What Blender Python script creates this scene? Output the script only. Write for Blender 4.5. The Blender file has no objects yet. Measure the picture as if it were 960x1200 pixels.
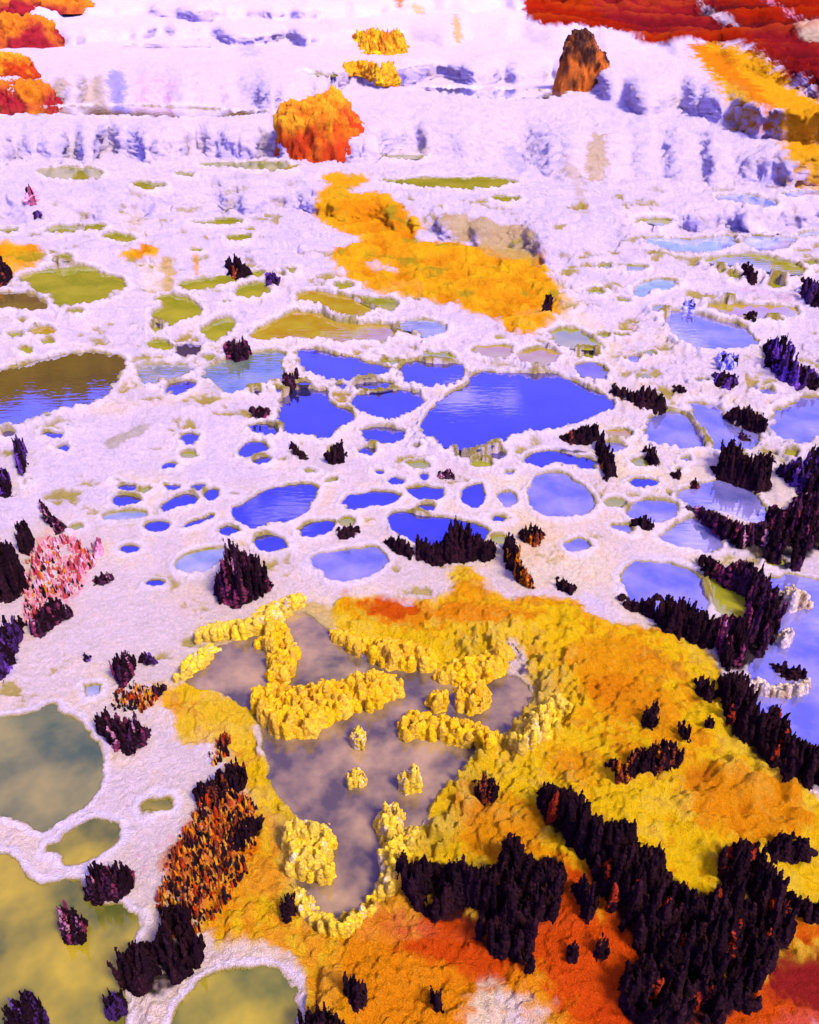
import bpy, math, random
import numpy as np
R = math.radians
rng = np.random.default_rng(7)
random.seed(7)
scene = bpy.context.scene
col = scene.collection

# ------------------------------------------------------------------ camera
H = 2.4
PITCH = R(33.0)
F = 1000.0                      # focal length in pixels of the 960x1200 photograph
CP, SP = math.cos(PITCH), math.sin(PITCH)
cam_d = bpy.data.cameras.new("camera")
cam = bpy.data.objects.new("camera", cam_d)
col.objects.link(cam)
cam.location = (0, 0, H)
cam.rotation_euler = (math.pi / 2 - PITCH, 0, 0)
cam_d.sensor_fit = 'VERTICAL'
cam_d.angle_y = 2 * math.atan(600 / F)
cam_d.clip_start, cam_d.clip_end = 0.05, 2000
scene.camera = cam

def ray(u, v):
    a = (np.asarray(u, float) - 480) / F
    b = (np.asarray(v, float) - 600) / F
    return a, CP - b * SP, -SP - b * CP          # x, y (forward), z

def ang2px(th, te):
    """azimuth and tan(elevation) -> pixel of the photograph"""
    x, y, z = np.sin(th), np.cos(th), te
    w = np.maximum(y * CP - z * SP, 0.05)
    return 480 + F * x / w, 600 - F * (y * SP + z * CP) / w

# ------------------------------------------------------------------ noise
_perm = rng.permutation(4096)
_val = rng.random(4096) * 2 - 1
def _h(i, j, k):
    return _perm[(_perm[(_perm[i & 4095] + j) & 4095] + k) & 4095]
def vnoise(x, y, z):
    xi, yi, zi = np.floor(x).astype(np.int64), np.floor(y).astype(np.int64), np.floor(z).astype(np.int64)
    fx, fy, fz = x - xi, y - yi, z - zi
    fx, fy, fz = [f * f * f * (f * (f * 6 - 15) + 10) for f in (fx, fy, fz)]
    def c(a, b, d): return _val[_h(xi + a, yi + b, zi + d)]
    x00 = c(0,0,0) + fx * (c(1,0,0) - c(0,0,0)); x10 = c(0,1,0) + fx * (c(1,1,0) - c(0,1,0))
    x01 = c(0,0,1) + fx * (c(1,0,1) - c(0,0,1)); x11 = c(0,1,1) + fx * (c(1,1,1) - c(0,1,1))
    a = x00 + fy * (x10 - x00); b = x01 + fy * (x11 - x01)
    return a + fz * (b - a)
def fbm(x, y, z, o=3, g=0.5):
    s, a, t = 0, 1.0, 0.0
    for i in range(o):
        s = s + a * vnoise(x + 17.3 * i, y - 9.1 * i, z + 4.7 * i); t += a
        x, y, z, a = x * 2.03, y * 2.03, z * 2.03, a * g
    return s / t
def worley(x, y, z):
    xi, yi, zi = np.floor(x).astype(np.int64), np.floor(y).astype(np.int64), np.floor(z).astype(np.int64)
    best = np.full(x.shape, 9.0)
    for a in (-1, 0, 1):
        for b in (-1, 0, 1):
            for c in (-1, 0, 1):
                h = _h(xi + a, yi + b, zi + c)
                px = xi + a + 0.5 + 0.45 * _val[h]
                py = yi + b + 0.5 + 0.45 * _val[(h + 911) & 4095]
                pz = zi + c + 0.5 + 0.45 * _val[(h + 2003) & 4095]
                best = np.minimum(best, (x - px) ** 2 + (y - py) ** 2 + (z - pz) ** 2)
    return np.sqrt(best)
def sstep(a, b, x):
    t = np.clip((x - a) / (b - a), 0, 1)
    return t * t * (3 - 2 * t)

# ------------------------------------------------------------------ terraces: foot and lip lines of every step
KX = [0, 160, 320, 480, 640, 800, 960]
TERR = [  # foot rows, lip rows, steepness, wobble
    ([715] * 7, [560] * 7, 0.09, 4),
    ([590, 535, 510, 545, 545, 560, 560], [498, 478, 478, 440, 430, 430, 440], 0.10, 4),
    ([412, 402, 408, 412, 418, 415, 440], [372, 350, 372, 378, 388, 345, 360], 0.18, 4),
    ([352, 350, 336, 385, 395, 338, 345], [292, 292, 292, 300, 330, 300, 310], 0.15, 6),
    ([263, 262, 252, 268, 304, 272, 274], [218, 220, 218, 230, 250, 238, 240], 0.55, 12),
    ([198, 196, 192, 186, 208, 228, 226], [138, 139, 140, 128, 116, 140, 180], 0.62, 15),
    ([125, 123, 126, 100, 101, 140, 176], [84, 56, 70, 66, 58, 84, 132], 0.62, 12),
    ([50, 48, 52, 50, 54, 64, 120], [20, 22, 28, 18, 10, 14, 66], 0.52, 7),
    ([18, 20, 26, 17, 8, 14, 60], [-14, -10, -4, -14, -20, -24, -10], 0.6, 4),
    ([-22] * 7, [-46] * 7, 0.6, 3),
]
def lines(u, k):
    ft, lp, st, wb = TERR[k]
    n = wb * (vnoise(u / 47.0, k * 7.7 + 0 * u, 0 * u) + 0.6 * vnoise(u / 21.0, k * 3.1 + 0 * u, 3 + 0 * u))
    return np.interp(u, KX, ft) + n, np.interp(u, KX, lp) + n * 0.9
_tu = np.arange(20, 960, 40.0)
HK = []
def zterr(u, v, upto=None):
    z = np.zeros(np.broadcast(u, v).shape)
    for k in range(len(HK) if upto is None else upto):
        ft, lp = lines(u, k)
        t = np.clip((ft - v) / np.maximum(ft - lp, 4.0), 0, 1)
        z = z + HK[k] * (np.sin(t * math.pi / 2) ** 1.15 if TERR[k][2] > 0.5 else t * t * (3 - 2 * t))
    # low mineral mound in the right foreground
    m = np.exp(-(((u - 745) / 170.0) ** 2 + ((v - 985) / 165.0) ** 2))
    z = z + 0.17 * m
    m = np.exp(-(((u - 640) / 130.0) ** 2 + ((v - 735) / 45.0) ** 2))
    return z + 0.05 * m
for k in range(len(TERR)):
    ft, lp = lines(_tu, k)
    fx, fy, fz = ray(_tu, ft); lx, ly, lz = ray(_tu, lp)
    z0 = zterr(_tu, ft, k)
    r = (H - z0) / np.maximum(-fz / np.hypot(fx, fy), 0.01)
    HK.append(float(np.median(r * (lz / np.hypot(lx, ly) - fz / np.hypot(fx, fy))) * TERR[k][2]))

# polar sheet of ground round the viewer, fine where the photograph looks
th_f = np.linspace(R(-47), R(47), 860)
th_c = np.linspace(R(47), R(313), 60)[1:-1]
TH = np.concatenate([th_f, th_c])
vv = np.linspace(1290, -48, 1080)
te_f = (-SP - (vv - 600) / F * CP) / (CP - (vv - 600) / F * SP)
te_n = -np.tan(np.linspace(R(87), R(68.5), 14))
TE = np.concatenate([te_n, te_f])
thc = np.clip(np.where(TH > math.pi, TH - 2 * math.pi, TH), R(-47), R(47))
thc = np.where(TH > R(180), R(-47), thc)
T2, E2 = np.meshgrid(thc, TE, indexing='ij')
U2, V2 = ang2px(T2, E2)
U2 = np.clip(U2, -60, 1020)
V2 = np.clip(V2, -60, 1400)
Zb = zterr(U2, V2)
r2 = (H - Zb) / np.maximum(-E2, 0.012)
r2 = np.minimum(r2, 40)
r2 = np.maximum.accumulate(r2 + np.arange(r2.shape[1])[None, :] * 0.0004, axis=1)
Zb = H + r2 * E2
# ground beyond the last lip
nfar = 22
rl, zl = r2[:, -1:], Zb[:, -1:]
rf = rl * (300 / rl) ** (np.linspace(0, 1, nfar + 1)[None, 1:] ** 1.2)
zf = zl + (-1.2 - zl) * sstep(1.5, 12, rf - rl)
r2 = np.concatenate([r2, rf], 1); Zg = np.concatenate([Zb, zf], 1)
X = np.sin(TH)[:, None] * r2; Y = np.cos(TH)[:, None] * r2
NT, NE = X.shape
NB = Zb.shape[1]
NFINE = len(th_f)

def hit(u, v, Zm=None, Rm=None):
    """where the ray through a point of the photograph meets the ground"""
    Zm = Zg if Zm is None else Zm; Rm = r2 if Rm is None else Rm
    x, y, z = (float(q) for q in ray(u, v))
    th = math.atan2(x, y); te = z / math.hypot(x, y)
    i = int(round((th - th_f[0]) / (th_f[1] - th_f[0])))
    i = min(max(i, 0), NFINE - 1)
    el = (Zm[i, :NB] - H) / Rm[i, :NB]
    j = int(np.argmax(el >= te)) if (el >= te).any() else NB - 1
    rr = Rm[i, j]
    return np.array([math.sin(th) * rr, math.cos(th) * rr, Zm[i, j]])
def on_plane(pts, level):
    p = np.array(pts, float)
    x, y, z = ray(p[:, 0], p[:, 1])
    t = (level - H) / z
    return np.stack([x * t, y * t], 1)
def chaikin(p, n=2):
    p = np.array(p, float)
    for _ in range(n):
        q = np.roll(p, -1, 0)
        p = np.stack([0.75 * p + 0.25 * q, 0.25 * p + 0.75 * q], 1).reshape(-1, 2)
    return p
def sdist(px, py, poly):
    best = np.full(px.shape, 1e9); ins = np.zeros(px.shape, bool)
    n = len(poly)
    for i in range(n):
        ax, ay = poly[i]; bx, by = poly[(i + 1) % n]
        dx, dy = bx - ax, by - ay
        t = np.clip(((px - ax) * dx + (py - ay) * dy) / (dx * dx + dy * dy + 1e-12), 0, 1)
        best = np.minimum(best, (px - ax - t * dx) ** 2 + (py - ay - t * dy) ** 2)
        c = ((ay > py) != (by > py))
        if dy != 0:
            ins ^= c & (px < dx * (py - ay) / dy + ax)
    d = np.sqrt(best)
    return np.where(ins, -d, d)

# ------------------------------------------------------------------ broad lumps and draped faces
def normals():
    P = np.stack([X, Y, Zg], -1)
    a = np.gradient(P, axis=0); b = np.gradient(P, axis=1)
    n = np.cross(b, a); n /= np.linalg.norm(n, axis=-1, keepdims=True) + 1e-12
    n[n[..., 2] < 0] *= -1
    return n
N = normals()
steep = np.clip(1 - N[..., 2], 0, 1)
for _ in range(6):
    steep[:, 1:-1] = (steep[:, :-2] + 2 * steep[:, 1:-1] + steep[:, 2:]) / 4
    steep[1:-1] = (steep[:-2] + 2 * steep[1:-1] + steep[2:]) / 4
near = np.zeros_like(X, bool); near[:NFINE, :NB] = True
face = sstep(0.12, 0.6, steep)
back = sstep(3.9, 5.6, r2)
w1 = np.zeros_like(X)
idx = near & (r2 > 3.6)
wob = 0.25 * vnoise(X[idx] * 2, Y[idx] * 2, Zg[idx] * 2)
w1[idx] = 0.62 - worley(X[idx] * 2.1 + wob, Y[idx] * 2.1 - wob, Zg[idx] * 2.1)
w2 = np.zeros_like(X)
w2[idx] = 0.62 - worley(X[idx] * 5.3 + wob, Y[idx] * 5.3, Zg[idx] * 3.6)
dr = np.zeros_like(X)
dr[idx] = 1 - np.abs(vnoise(X[idx] * 13, Y[idx] * 13, Zg[idx] * 2.2) + 0.5 * vnoise(X[idx] * 29, Y[idx] * 29, Zg[idx] * 4.5)) * 1.6
disp = back * ((0.05 + 0.08 * face) * w1 + (0.018 + 0.05 * face) * w2) + back * face * 0.035 * (dr - 0.6)
saw = (Y * 2.3 + .9 * vnoise(X * 1.3, Y * 1.3, 0 * X) + .35 * vnoise(X * 4.5, Y * 4.5, 0 * X)) % 1.0
ledge = np.where(saw < .14, saw / .14, 1 - (saw - .14) / .86)
saw2 = (Y * 5.1 + .9 * vnoise(X * 2.3, Y * 2.3, 0 * X + 4) + .35 * vnoise(X * 8.5, Y * 8.5, 0 * X)) % 1.0
ledge2 = np.where(saw2 < .16, saw2 / .16, 1 - (saw2 - .16) / .84)
scarp = np.zeros_like(X)
scarp[:, :NB] = (U2 > 615) & (V2 < np.interp(U2, [615, 690, 760, 870, 925, 985], [25, 35, 55, 58, 92, 125]))
disp = disp + near * (1 - scarp) * sstep(5.0, 7.0, r2) * sstep(14, 11, r2) * (1 - face) * (.045 * ledge + .022 * ledge2)
disp = disp + near * 0.012 * fbm(X * 1.7, Y * 1.7, Zg * 1.7, 3)
X0, Y0 = X.copy(), Y.copy()
X = X + N[..., 0] * disp; Y = Y + N[..., 1] * disp; Zg = Zg + N[..., 2] * disp
r2 = np.hypot(X, Y)

# ------------------------------------------------------------------ pools (outlines in photograph pixels, water kind)
POOLS = [
 ('olive', [(22,330),(43,318),(73,313),(110,315),(130,325),(146,331),(143,338),(123,355),(80,360),(66,360),(62,347),(36,337)]),
 ('brown', [(-20,346),(20,343),(43,348),(55,357),(50,363),(0,362),(-20,362)]),
 ('olive', [(76,363),(90,362),(103,365),(97,370),(77,369)]),
 ('amber', [(16,374),(36,376),(34,380),(18,379)]),
 ('amber', [(36,386),(62,385),(62,391),(38,392)]),
 ('bank', [(-40,438),(0,436),(20,431),(50,422),(83,415),(107,413),(143,417),(142,437),(125,462),(103,474),(83,480),(50,487),(0,496),(-40,500)]),
 ('olive', [(185,348),(207,347),(233,357),(238,362),(227,372),(200,380),(180,372),(186,360)]),
 ('olive', [(207,333),(233,330),(257,322),(278,327),(273,331),(240,338),(217,340)]),
 ('olive', [(273,342),(290,335),(310,332),(315,338),(310,346),(283,351)]),
 ('olive', [(233,390),(263,373),(273,377),(273,387),(257,400),(240,400)]),
 ('olive', [(177,400),(200,401),(200,410),(177,412)]),
 ('deep', [(208,403),(233,405),(232,413),(213,417)]),
 ('grey', [(163,427),(187,425),(230,431),(213,440),(180,450),(170,450),(165,440)]),
 ('deep', [(197,453),(213,448),(230,450),(230,455),(213,462),(200,462)]),
 ('greygreen', [(235,437),(267,421),(300,415),(333,412),(334,432),(330,444),(300,452),(268,460),(258,452)]),
 ('amber', [(295,387),(320,377),(340,366),(373,366),(387,378),(417,382),(453,380),(470,393),(453,402),(427,401),(393,401),(370,397),(340,392),(320,397),(297,396)]),
 ('amber', [(343,350),(360,342),(387,345),(417,352),(443,363),(433,369),(407,369),(387,360),(363,352)]),
 ('olive', [(415,347),(433,348),(463,352),(463,363),(453,367),(443,360)]),
 ('olive', [(390,332),(412,332),(412,337),(392,337)]),
 ('grey', [(460,377),(487,375),(520,380),(523,393),(500,393),(480,387)]),
 ('olive', [(463,385),(487,392),(487,398),(477,397)]),
 ('olive', [(443,422),(470,423),(463,428),(445,427)]),
 ('olive', [(497,413),(533,417),(520,420),(500,418)]),
 ('deep', [(477,423),(520,427),(537,427),(543,437),(537,445),(510,455),(493,452),(467,437)]),
 ('deep', [(350,410),(367,408),(387,417),(420,418),(433,425),(463,433),(453,438),(430,440),(400,443),(370,443),(347,433),(343,420)]),
 ('deep', [(417,450),(447,448),(465,448),(453,457),(420,457)]),
 ('deep', [(350,452),(385,460),(387,475),(417,485),(400,500),(380,515),(350,512),(330,500),(325,472)]),
 ('deep', [(412,472),(425,462),(467,457),(500,462),(493,475),(478,486),(463,491),(440,485),(420,480)]),
 ('deep', [(553,440),(575,436),(603,440),(640,437),(662,441),(685,453),(710,466),(727,477),(702,484),(673,495),(640,503),(615,504),(588,512),(570,523),(550,525),(520,521),(487,510),(500,492),(508,477),(530,462),(552,452)]),
 ('brown', [(668,435),(680,427),(700,427),(712,437),(700,447),(687,443)]),
 ('olive', [(640,395),(660,385),(677,388),(707,405),(697,408),(667,405),(647,404)]),
 ('amber', [(609,414),(640,408),(657,411),(659,424),(630,429),(612,424)]),
 ('amber', [(550,408),(597,405),(597,417),(573,418)]),
 ('sky', [(833,232),(867,228),(903,233),(910,241),(893,243),(867,238)]),
 ('sky', [(750,282),(773,280),(827,282),(860,277),(862,288),(827,295),(800,295),(767,290)]),
 ('sky', [(867,275),(923,280),(935,283),(913,293),(880,290)]),
 ('olive', [(828,307),(867,298),(903,303),(943,315),(933,322),(900,317),(873,308),(840,308)]),
 ('sky', [(740,345),(763,328),(800,332),(787,340),(767,343)]),
 ('olive', [(730,313),(757,313),(750,317),(733,318)]),
 ('olive', [(740,260),(773,257),(787,260),(770,263)]),
 ('sky', [(905,229),(930,226),(965,225),(985,229),(930,231)]),
 ('sky', [(937,275),(960,272),(985,273),(965,277),(940,277)]),
 ('lilac', [(778,373),(787,365),(813,368),(840,377),(870,383),(877,392),(890,402),(853,408),(820,408),(797,397)]),
 ('amber', [(827,357),(847,354),(873,360),(933,360),(937,370),(913,368),(887,375),(853,368)]),
 ('lilac', [(800,470),(850,475),(855,498),(893,511),(880,525),(840,527),(830,515),(820,490)]),
 ('lilac', [(760,488),(780,483),(803,487),(810,500),(827,517),(827,523),(800,525),(767,517),(755,507)]),
 ('lilac', [(905,487),(925,470),(985,463),(985,512),(935,518),(905,505)]),
 ('lilac', [(790,583),(803,573),(837,565),(850,563),(890,580),(893,590),(897,613),(873,613),(847,603),(827,597)]),
 ('lilac', [(733,600),(752,588),(780,586),(797,597),(790,607),(770,612),(745,608)]),
 ('lilac', [(773,627),(797,613),(813,608),(840,627),(850,640),(827,647),(807,643),(780,637)]),
 ('lilac', [(730,672),(752,656),(785,658),(820,668),(826,685),(828,715),(800,720),(760,715),(738,705),(732,690)]),
 ('lilac', [(621,562),(640,556),(662,556),(682,570),(695,588),(697,602),(672,608),(647,607),(630,602),(622,585)]),
 ('deep', [(607,541),(632,530),(667,531),(700,538),(703,556),(678,548),(650,544),(625,546)]),
 ('deep', [(737,563),(755,559),(775,565),(770,571),(748,571)]),
 ('amber', [(710,505),(740,500),(737,512),(717,513)]),
 ('lilac', [(660,633),(690,633),(690,643),(673,648),(660,643)]),
 ('lilac', [(712,617),(737,615),(743,627),(720,625)]),
 ('deep', [(415,515),(430,503),(453,502),(477,507),(467,517),(437,519)]),
 ('deep', [(268,598),(287,587),(320,574),(347,567),(373,570),(374,582),(362,594),(345,606),(318,613),(288,617),(272,608)]),
 ('deep', [(395,590),(403,577),(430,577),(470,580),(460,588),(433,595),(410,597)]),
 ('deep', [(478,573),(517,572),(517,583),(500,586),(482,579)]),
 ('deep', [(545,573),(567,568),(570,583),(557,595),(543,587)]),
 ('lilac', [(583,580),(600,577),(603,590),(593,598),(583,590)]),
 ('deep', [(448,605),(475,601),(508,606),(540,612),(575,618),(560,640),(520,642),(487,638),(462,624)]),
 ('deep', [(347,627),(363,613),(390,612),(392,618),(377,627),(353,633)]),
 ('deep', [(296,632),(318,627),(345,636),(340,646),(312,648)]),
 ('lilac', [(357,657),(380,647),(420,640),(450,643),(457,657),(443,667),(420,678),(393,680),(370,667)]),
 ('deep', [(440,552),(453,553),(450,558),(441,557)]),
 ('deep', [(495,557),(505,555),(503,561),(496,561)]),
 ('lilac', [(590,552),(607,552),(603,558),(592,557)]),
 ('olive', [(477,543),(502,543),(500,548),(483,548)]),
 ('deep', [(192,590),(223,578),(232,588),(200,598),(193,597)]),
 ('deep', [(240,577),(253,573),(253,583),(245,586)]),
 ('deep', [(213,615),(233,608),(252,602),(250,610),(217,617)]),
 ('grey', [(122,605),(153,600),(175,603),(153,607),(127,608)]),
 ('deep', [(192,548),(200,543),(207,548),(197,552)]),
 ('deep', [(278,527),(290,518),(317,523),(300,533),(283,535)]),
 ('deep', [(290,502),(307,497),(327,503),(320,510)]),
 ('olive', [(160,576),(180,572),(173,577)]),
 ('grey', [(200,660),(233,647),(270,643),(253,660),(230,673),(213,673)]),
 ('olive', [(27,562),(57,557),(30,568)]),
 ('olive', [(73,620),(100,615),(78,623)]),
 ('olive', [(42,200),(67,196),(113,197),(120,207),(93,211),(60,210)]),
 ('olive', [(153,213),(190,215),(193,222),(167,222)]),
 ('olive', [(55,272),(70,264),(95,265),(93,272),(67,274)]),
 ('olive', [(97,264),(123,264),(117,270),(99,270)]),
 ('olive', [(120,277),(143,272),(150,277),(160,283),(133,281)]),
 ('olive', [(220,260),(247,259),(267,256),(283,258),(280,263),(240,263)]),
 ('olive', [(267,277),(293,275),(290,282),(270,281)]),
 ('olive', [(227,192),(267,191),(320,189),(352,194),(345,199),(317,200),(287,198),(247,195)]),
 ('olive', [(208,202),(227,203),(223,207),(210,206)]),
 ('olive', [(-20,270),(20,267),(17,273),(-20,275)]),
 ('olive', [(443,212),(487,209),(533,210),(567,207),(607,213),(597,218),(553,222),(500,220),(460,215)]),
 ('olive', [(567,233),(587,229),(612,232),(597,237)]),
 ('brown', [(-20,126),(63,125),(127,123),(213,126),(300,130),(313,132),(287,137),(213,137),(140,136),(67,134),(-20,135)]),
 ('sky', [(140,50),(173,49),(230,52),(257,55),(200,56),(150,54)]),
 ('sky', [(485,103),(533,102),(587,104),(640,106),(668,108),(655,113),(610,116),(560,113),(520,108)]),
 ('olive', [(355,86),(390,86),(395,90),(360,90)]),
 ('olive', [(443,183),(470,182),(500,183),(490,186),(450,186)]),
 ('mauve', [(210,800),(232,772),(262,752),(300,742),(330,722),(365,716),(388,742),(420,768),(455,783),(503,787),(560,798),(600,788),(625,806),(620,832),(597,860),(556,876),(535,910),(503,938),(497,965),(470,975),(452,992),(448,1030),(420,1066),(397,1077),(372,1067),(350,1040),(345,1010),(370,985),(350,955),(320,925),(305,880),(297,835),(255,813)]),
 ('green', [(-40,843),(0,843),(40,837),(63,823),(67,837),(87,843),(113,863),(120,897),(123,917),(110,937),(73,960),(43,978),(37,963),(0,957),(-40,957)]),
 ('front', [(47,998),(83,973),(120,953),(143,960),(143,977),(123,997),(97,1013),(67,1010)]),
 ('front', [(157,950),(160,937),(183,933),(202,937),(198,950),(173,958)]),
 ('front', [(-60,993),(13,993),(22,1012),(36,1034),(70,1032),(100,1035),(110,1055),(163,1064),(166,1095),(146,1115),(143,1150),(155,1175),(150,1240),(-60,1240)]),
 ('front', [(198,1240),(202,1185),(233,1150),(267,1137),(318,1134),(342,1146),(354,1156),(350,1180),(346,1240)]),
 ('grey', [(92,800),(117,803),(113,813),(100,818)]),
 ('lilac', [(893,680),(930,672),(985,690),(1000,700),(1000,880),(960,874),(925,862),(905,845),(885,832),(872,805),(880,780),(905,760),(905,720)]),
 ('olive', [(822,665),(850,672),(880,695),(885,725),(860,730),(838,712)]),
]
allp = [np.array(p, float) for _, p in POOLS]
ro = random.Random(11)
tries = 0; made = 0
while made < 85 and tries < 6000:
    tries += 1
    u, v = ro.uniform(10, 950), ro.uniform(290, 690)
    w = ro.uniform(5, 15) * (0.6 + 0.5 * (v - 225) / 400); h = w * ro.uniform(.25, .5) * (0.55 + 0.6 * (v - 225) / 460)
    if 365 < u < 670 and v < 395 or v > 560 and (u < 130) or (v > 640 and 220 < u < 740): continue
    if 80 < u < 180 and 300 < v < 560: continue
    cpt = np.array([[u, v], [u - w, v], [u + w, v], [u, v - h], [u, v + h]])
    if min((sdist(cpt[:, 0], cpt[:, 1] * 1.8, p * np.array([1, 1.8])).min() for p in allp)) < 8: continue
    k = ro.randint(6, 8); a0 = ro.random() * 6.3
    pts = [(u + w * math.cos(a0 + i * 6.283 / k) * ro.uniform(.7, 1.15), v + h * math.sin(a0 + i * 6.283 / k) * ro.uniform(.7, 1.15)) for i in range(k)]
    zz = [hit(a, b)[2] for a, b in pts]
    if max(zz) - min(zz) > .03: continue
    POOLS.insert(0, ('olive' if v < 420 or ro.random() < .35 else ('deep' if u < 600 else 'lilac'), pts)); allp.append(np.array(pts)); made += 1
wl = np.zeros_like(X); wt = np.zeros_like(X); wmax = np.zeros_like(X)
inside = np.full(X.shape, 9.0); second = np.full(X.shape, 9.0); sec_lv = np.zeros_like(X); rimw = np.full(X.shape, .03); lipv = np.zeros_like(X); ins_lv = np.zeros_like(X); rimh = np.zeros_like(X); stain = np.zeros_like(X)
wn = np.zeros_like(X)
sub = near & (r2 < 16)
wn[sub] = fbm(X[sub] * 16, Y[sub] * 16, 0 * X[sub], 3, 0.6)
wn2 = np.zeros_like(X)
wn2[sub] = vnoise(X[sub] * 6.5, Y[sub] * 5, 0 * X[sub])
pool_geo = []
def cx_v(p): return p[:, 1].mean()
for kind, pts in POOLS:
    px = np.array(pts, float)
    zs = []
    for (u, v) in px:
        if -10 < u < 970 and v < 1200: zs.append(hit(u, v)[2])
    lv = float(np.median(zs) if max(zs) - min(zs) < .1 else np.percentile(zs, 35)) - 0.004
    cx, cy = px.mean(0)
    g = chaikin(px, 1)
    tn = np.roll(g, -1, 0) - np.roll(g, 1, 0); tn = np.stack([tn[:, 1], -tn[:, 0]], 1)
    tn /= np.linalg.norm(tn, axis=1, keepdims=True) + 1e-9
    if np.sum(g[:, 0] * np.roll(g[:, 1], -1) - np.roll(g[:, 0], -1) * g[:, 1]) < 0: tn = -tn
    if kind not in ('front', 'mauve', 'green'): g = g + tn * np.array([1.9, np.clip((cx_v(px) - 120) / 110, .3, 1.6)])
    poly = on_plane(g, lv)
    dist = float(np.hypot(np.hypot(poly[:, 0], poly[:, 1]).mean(), H - lv))
    rim = min(dist * 0.0062, 0.05)
    if kind in ('front', 'green'): rim *= 1.25
    big = rim * 5
    m = sub & (X > poly[:, 0].min() - big) & (X < poly[:, 0].max() + big) & (Y > poly[:, 1].min() - big) & (Y < poly[:, 1].max() + big)
    d = sdist(X[m], Y[m], poly) + np.clip(wn[m] * 0.9 + wn2[m] * 1.4, -.15, 1.5) * rim
    w = np.exp(-np.clip(d / (rim * 2.0), 0, 9) ** 2)
    # a wall that towers over the pool stays a wall
    keep = 1 - 0.9 * sstep(rim * 1.5, rim * 5, np.abs(Zg[m] - lv)) * (d > 0)
    w = w * keep
    wl[m] += w * lv; wt[m] += w; wmax[m] = np.maximum(wmax[m], w)
    prof = np.exp(-((d - rim * 0.75) / (rim * 0.62)) ** 2) * (d > -rim * 0.6)
    lip = rim * (0.52 if kind not in ('front', 'mauve', 'green') else 0.35)
    rimh[m] = np.maximum(rimh[m], prof * lip * keep)
    stain[m] = np.maximum(stain[m], np.exp(-np.clip(np.abs(d + rim * .15) / (rim * 0.42), 0, 9) ** 2) * (1 - sstep(rim * 1.2, rim * 3, np.abs(Zg[m] - lv)) * (d > -rim)))
    nn = d < inside[m]
    a, b, c2, l2 = inside[m], ins_lv[m], second[m], sec_lv[m]
    n2 = (~nn) & (d < c2)
    c2[n2] = d[n2]; l2[n2] = lv
    c2[nn] = a[nn]; l2[nn] = b[nn]
    a[nn] = d[nn]; b[nn] = lv
    inside[m], ins_lv[m], second[m], sec_lv[m] = a, b, c2, l2
    rw = rimw[m]; rw[nn] = rim if kind != 'mauve' else .004; rimw[m] = rw
    lw = lipv[m]; lw[nn] = lip; lipv[m] = lw
    pool_geo.append((kind, poly, lv, rim, px))
t = wl / np.maximum(wt, 1e-6)
Zg = Zg * (1 - wmax) + t * wmax + rimh
isin = inside < 0
dep = np.clip(-inside / 0.08, 0, 1)
rid = (second < rimw * .8) & (inside > -rimw * .75)
isin = isin & ~rid
Zg = np.where(isin, ins_lv - 0.008 - 0.05 * dep + rimh * 0.15, Zg)
Zg = np.where(rid, np.maximum(Zg, np.maximum(ins_lv, sec_lv) + lipv * .9), Zg)
r2 = np.hypot(X, Y)

# ------------------------------------------------------------------ colour of the minerals, patch by patch
def lin(r, g, b):
    f = lambda c: (c / 255 / 12.92) if c / 255 <= 0.04045 else ((c / 255 + 0.055) / 1.055) ** 2.4
    return np.array([f(r), f(g), f(b)])
WHITE, CREAM = np.array([.70, .56, .52]), np.array([.72, .56, .43])
LILAC = np.array([.63, .52, .60])
YEL, PYEL, GOLD = np.array([.80, .50, .006]), np.array([.58, .38, .03]), np.array([.78, .36, .008])
ORA, RED, DRED = np.array([.72, .20, .004]), np.array([.60, .055, .004]), np.array([.22, .008, .010])
DARK, OLIVE, KHAKI = np.array([.016, .006, .008]), np.array([.30, .25, .02]), np.array([.50, .36, .10])
PINK, BLUE, BROWN = np.array([.75, .30, .36]), np.array([.30, .26, .80]), np.array([.30, .10, .02])
CREAMY = np.array([.82, .66, .36])
RIDGE = np.array([.30, .012, .002])
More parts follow.
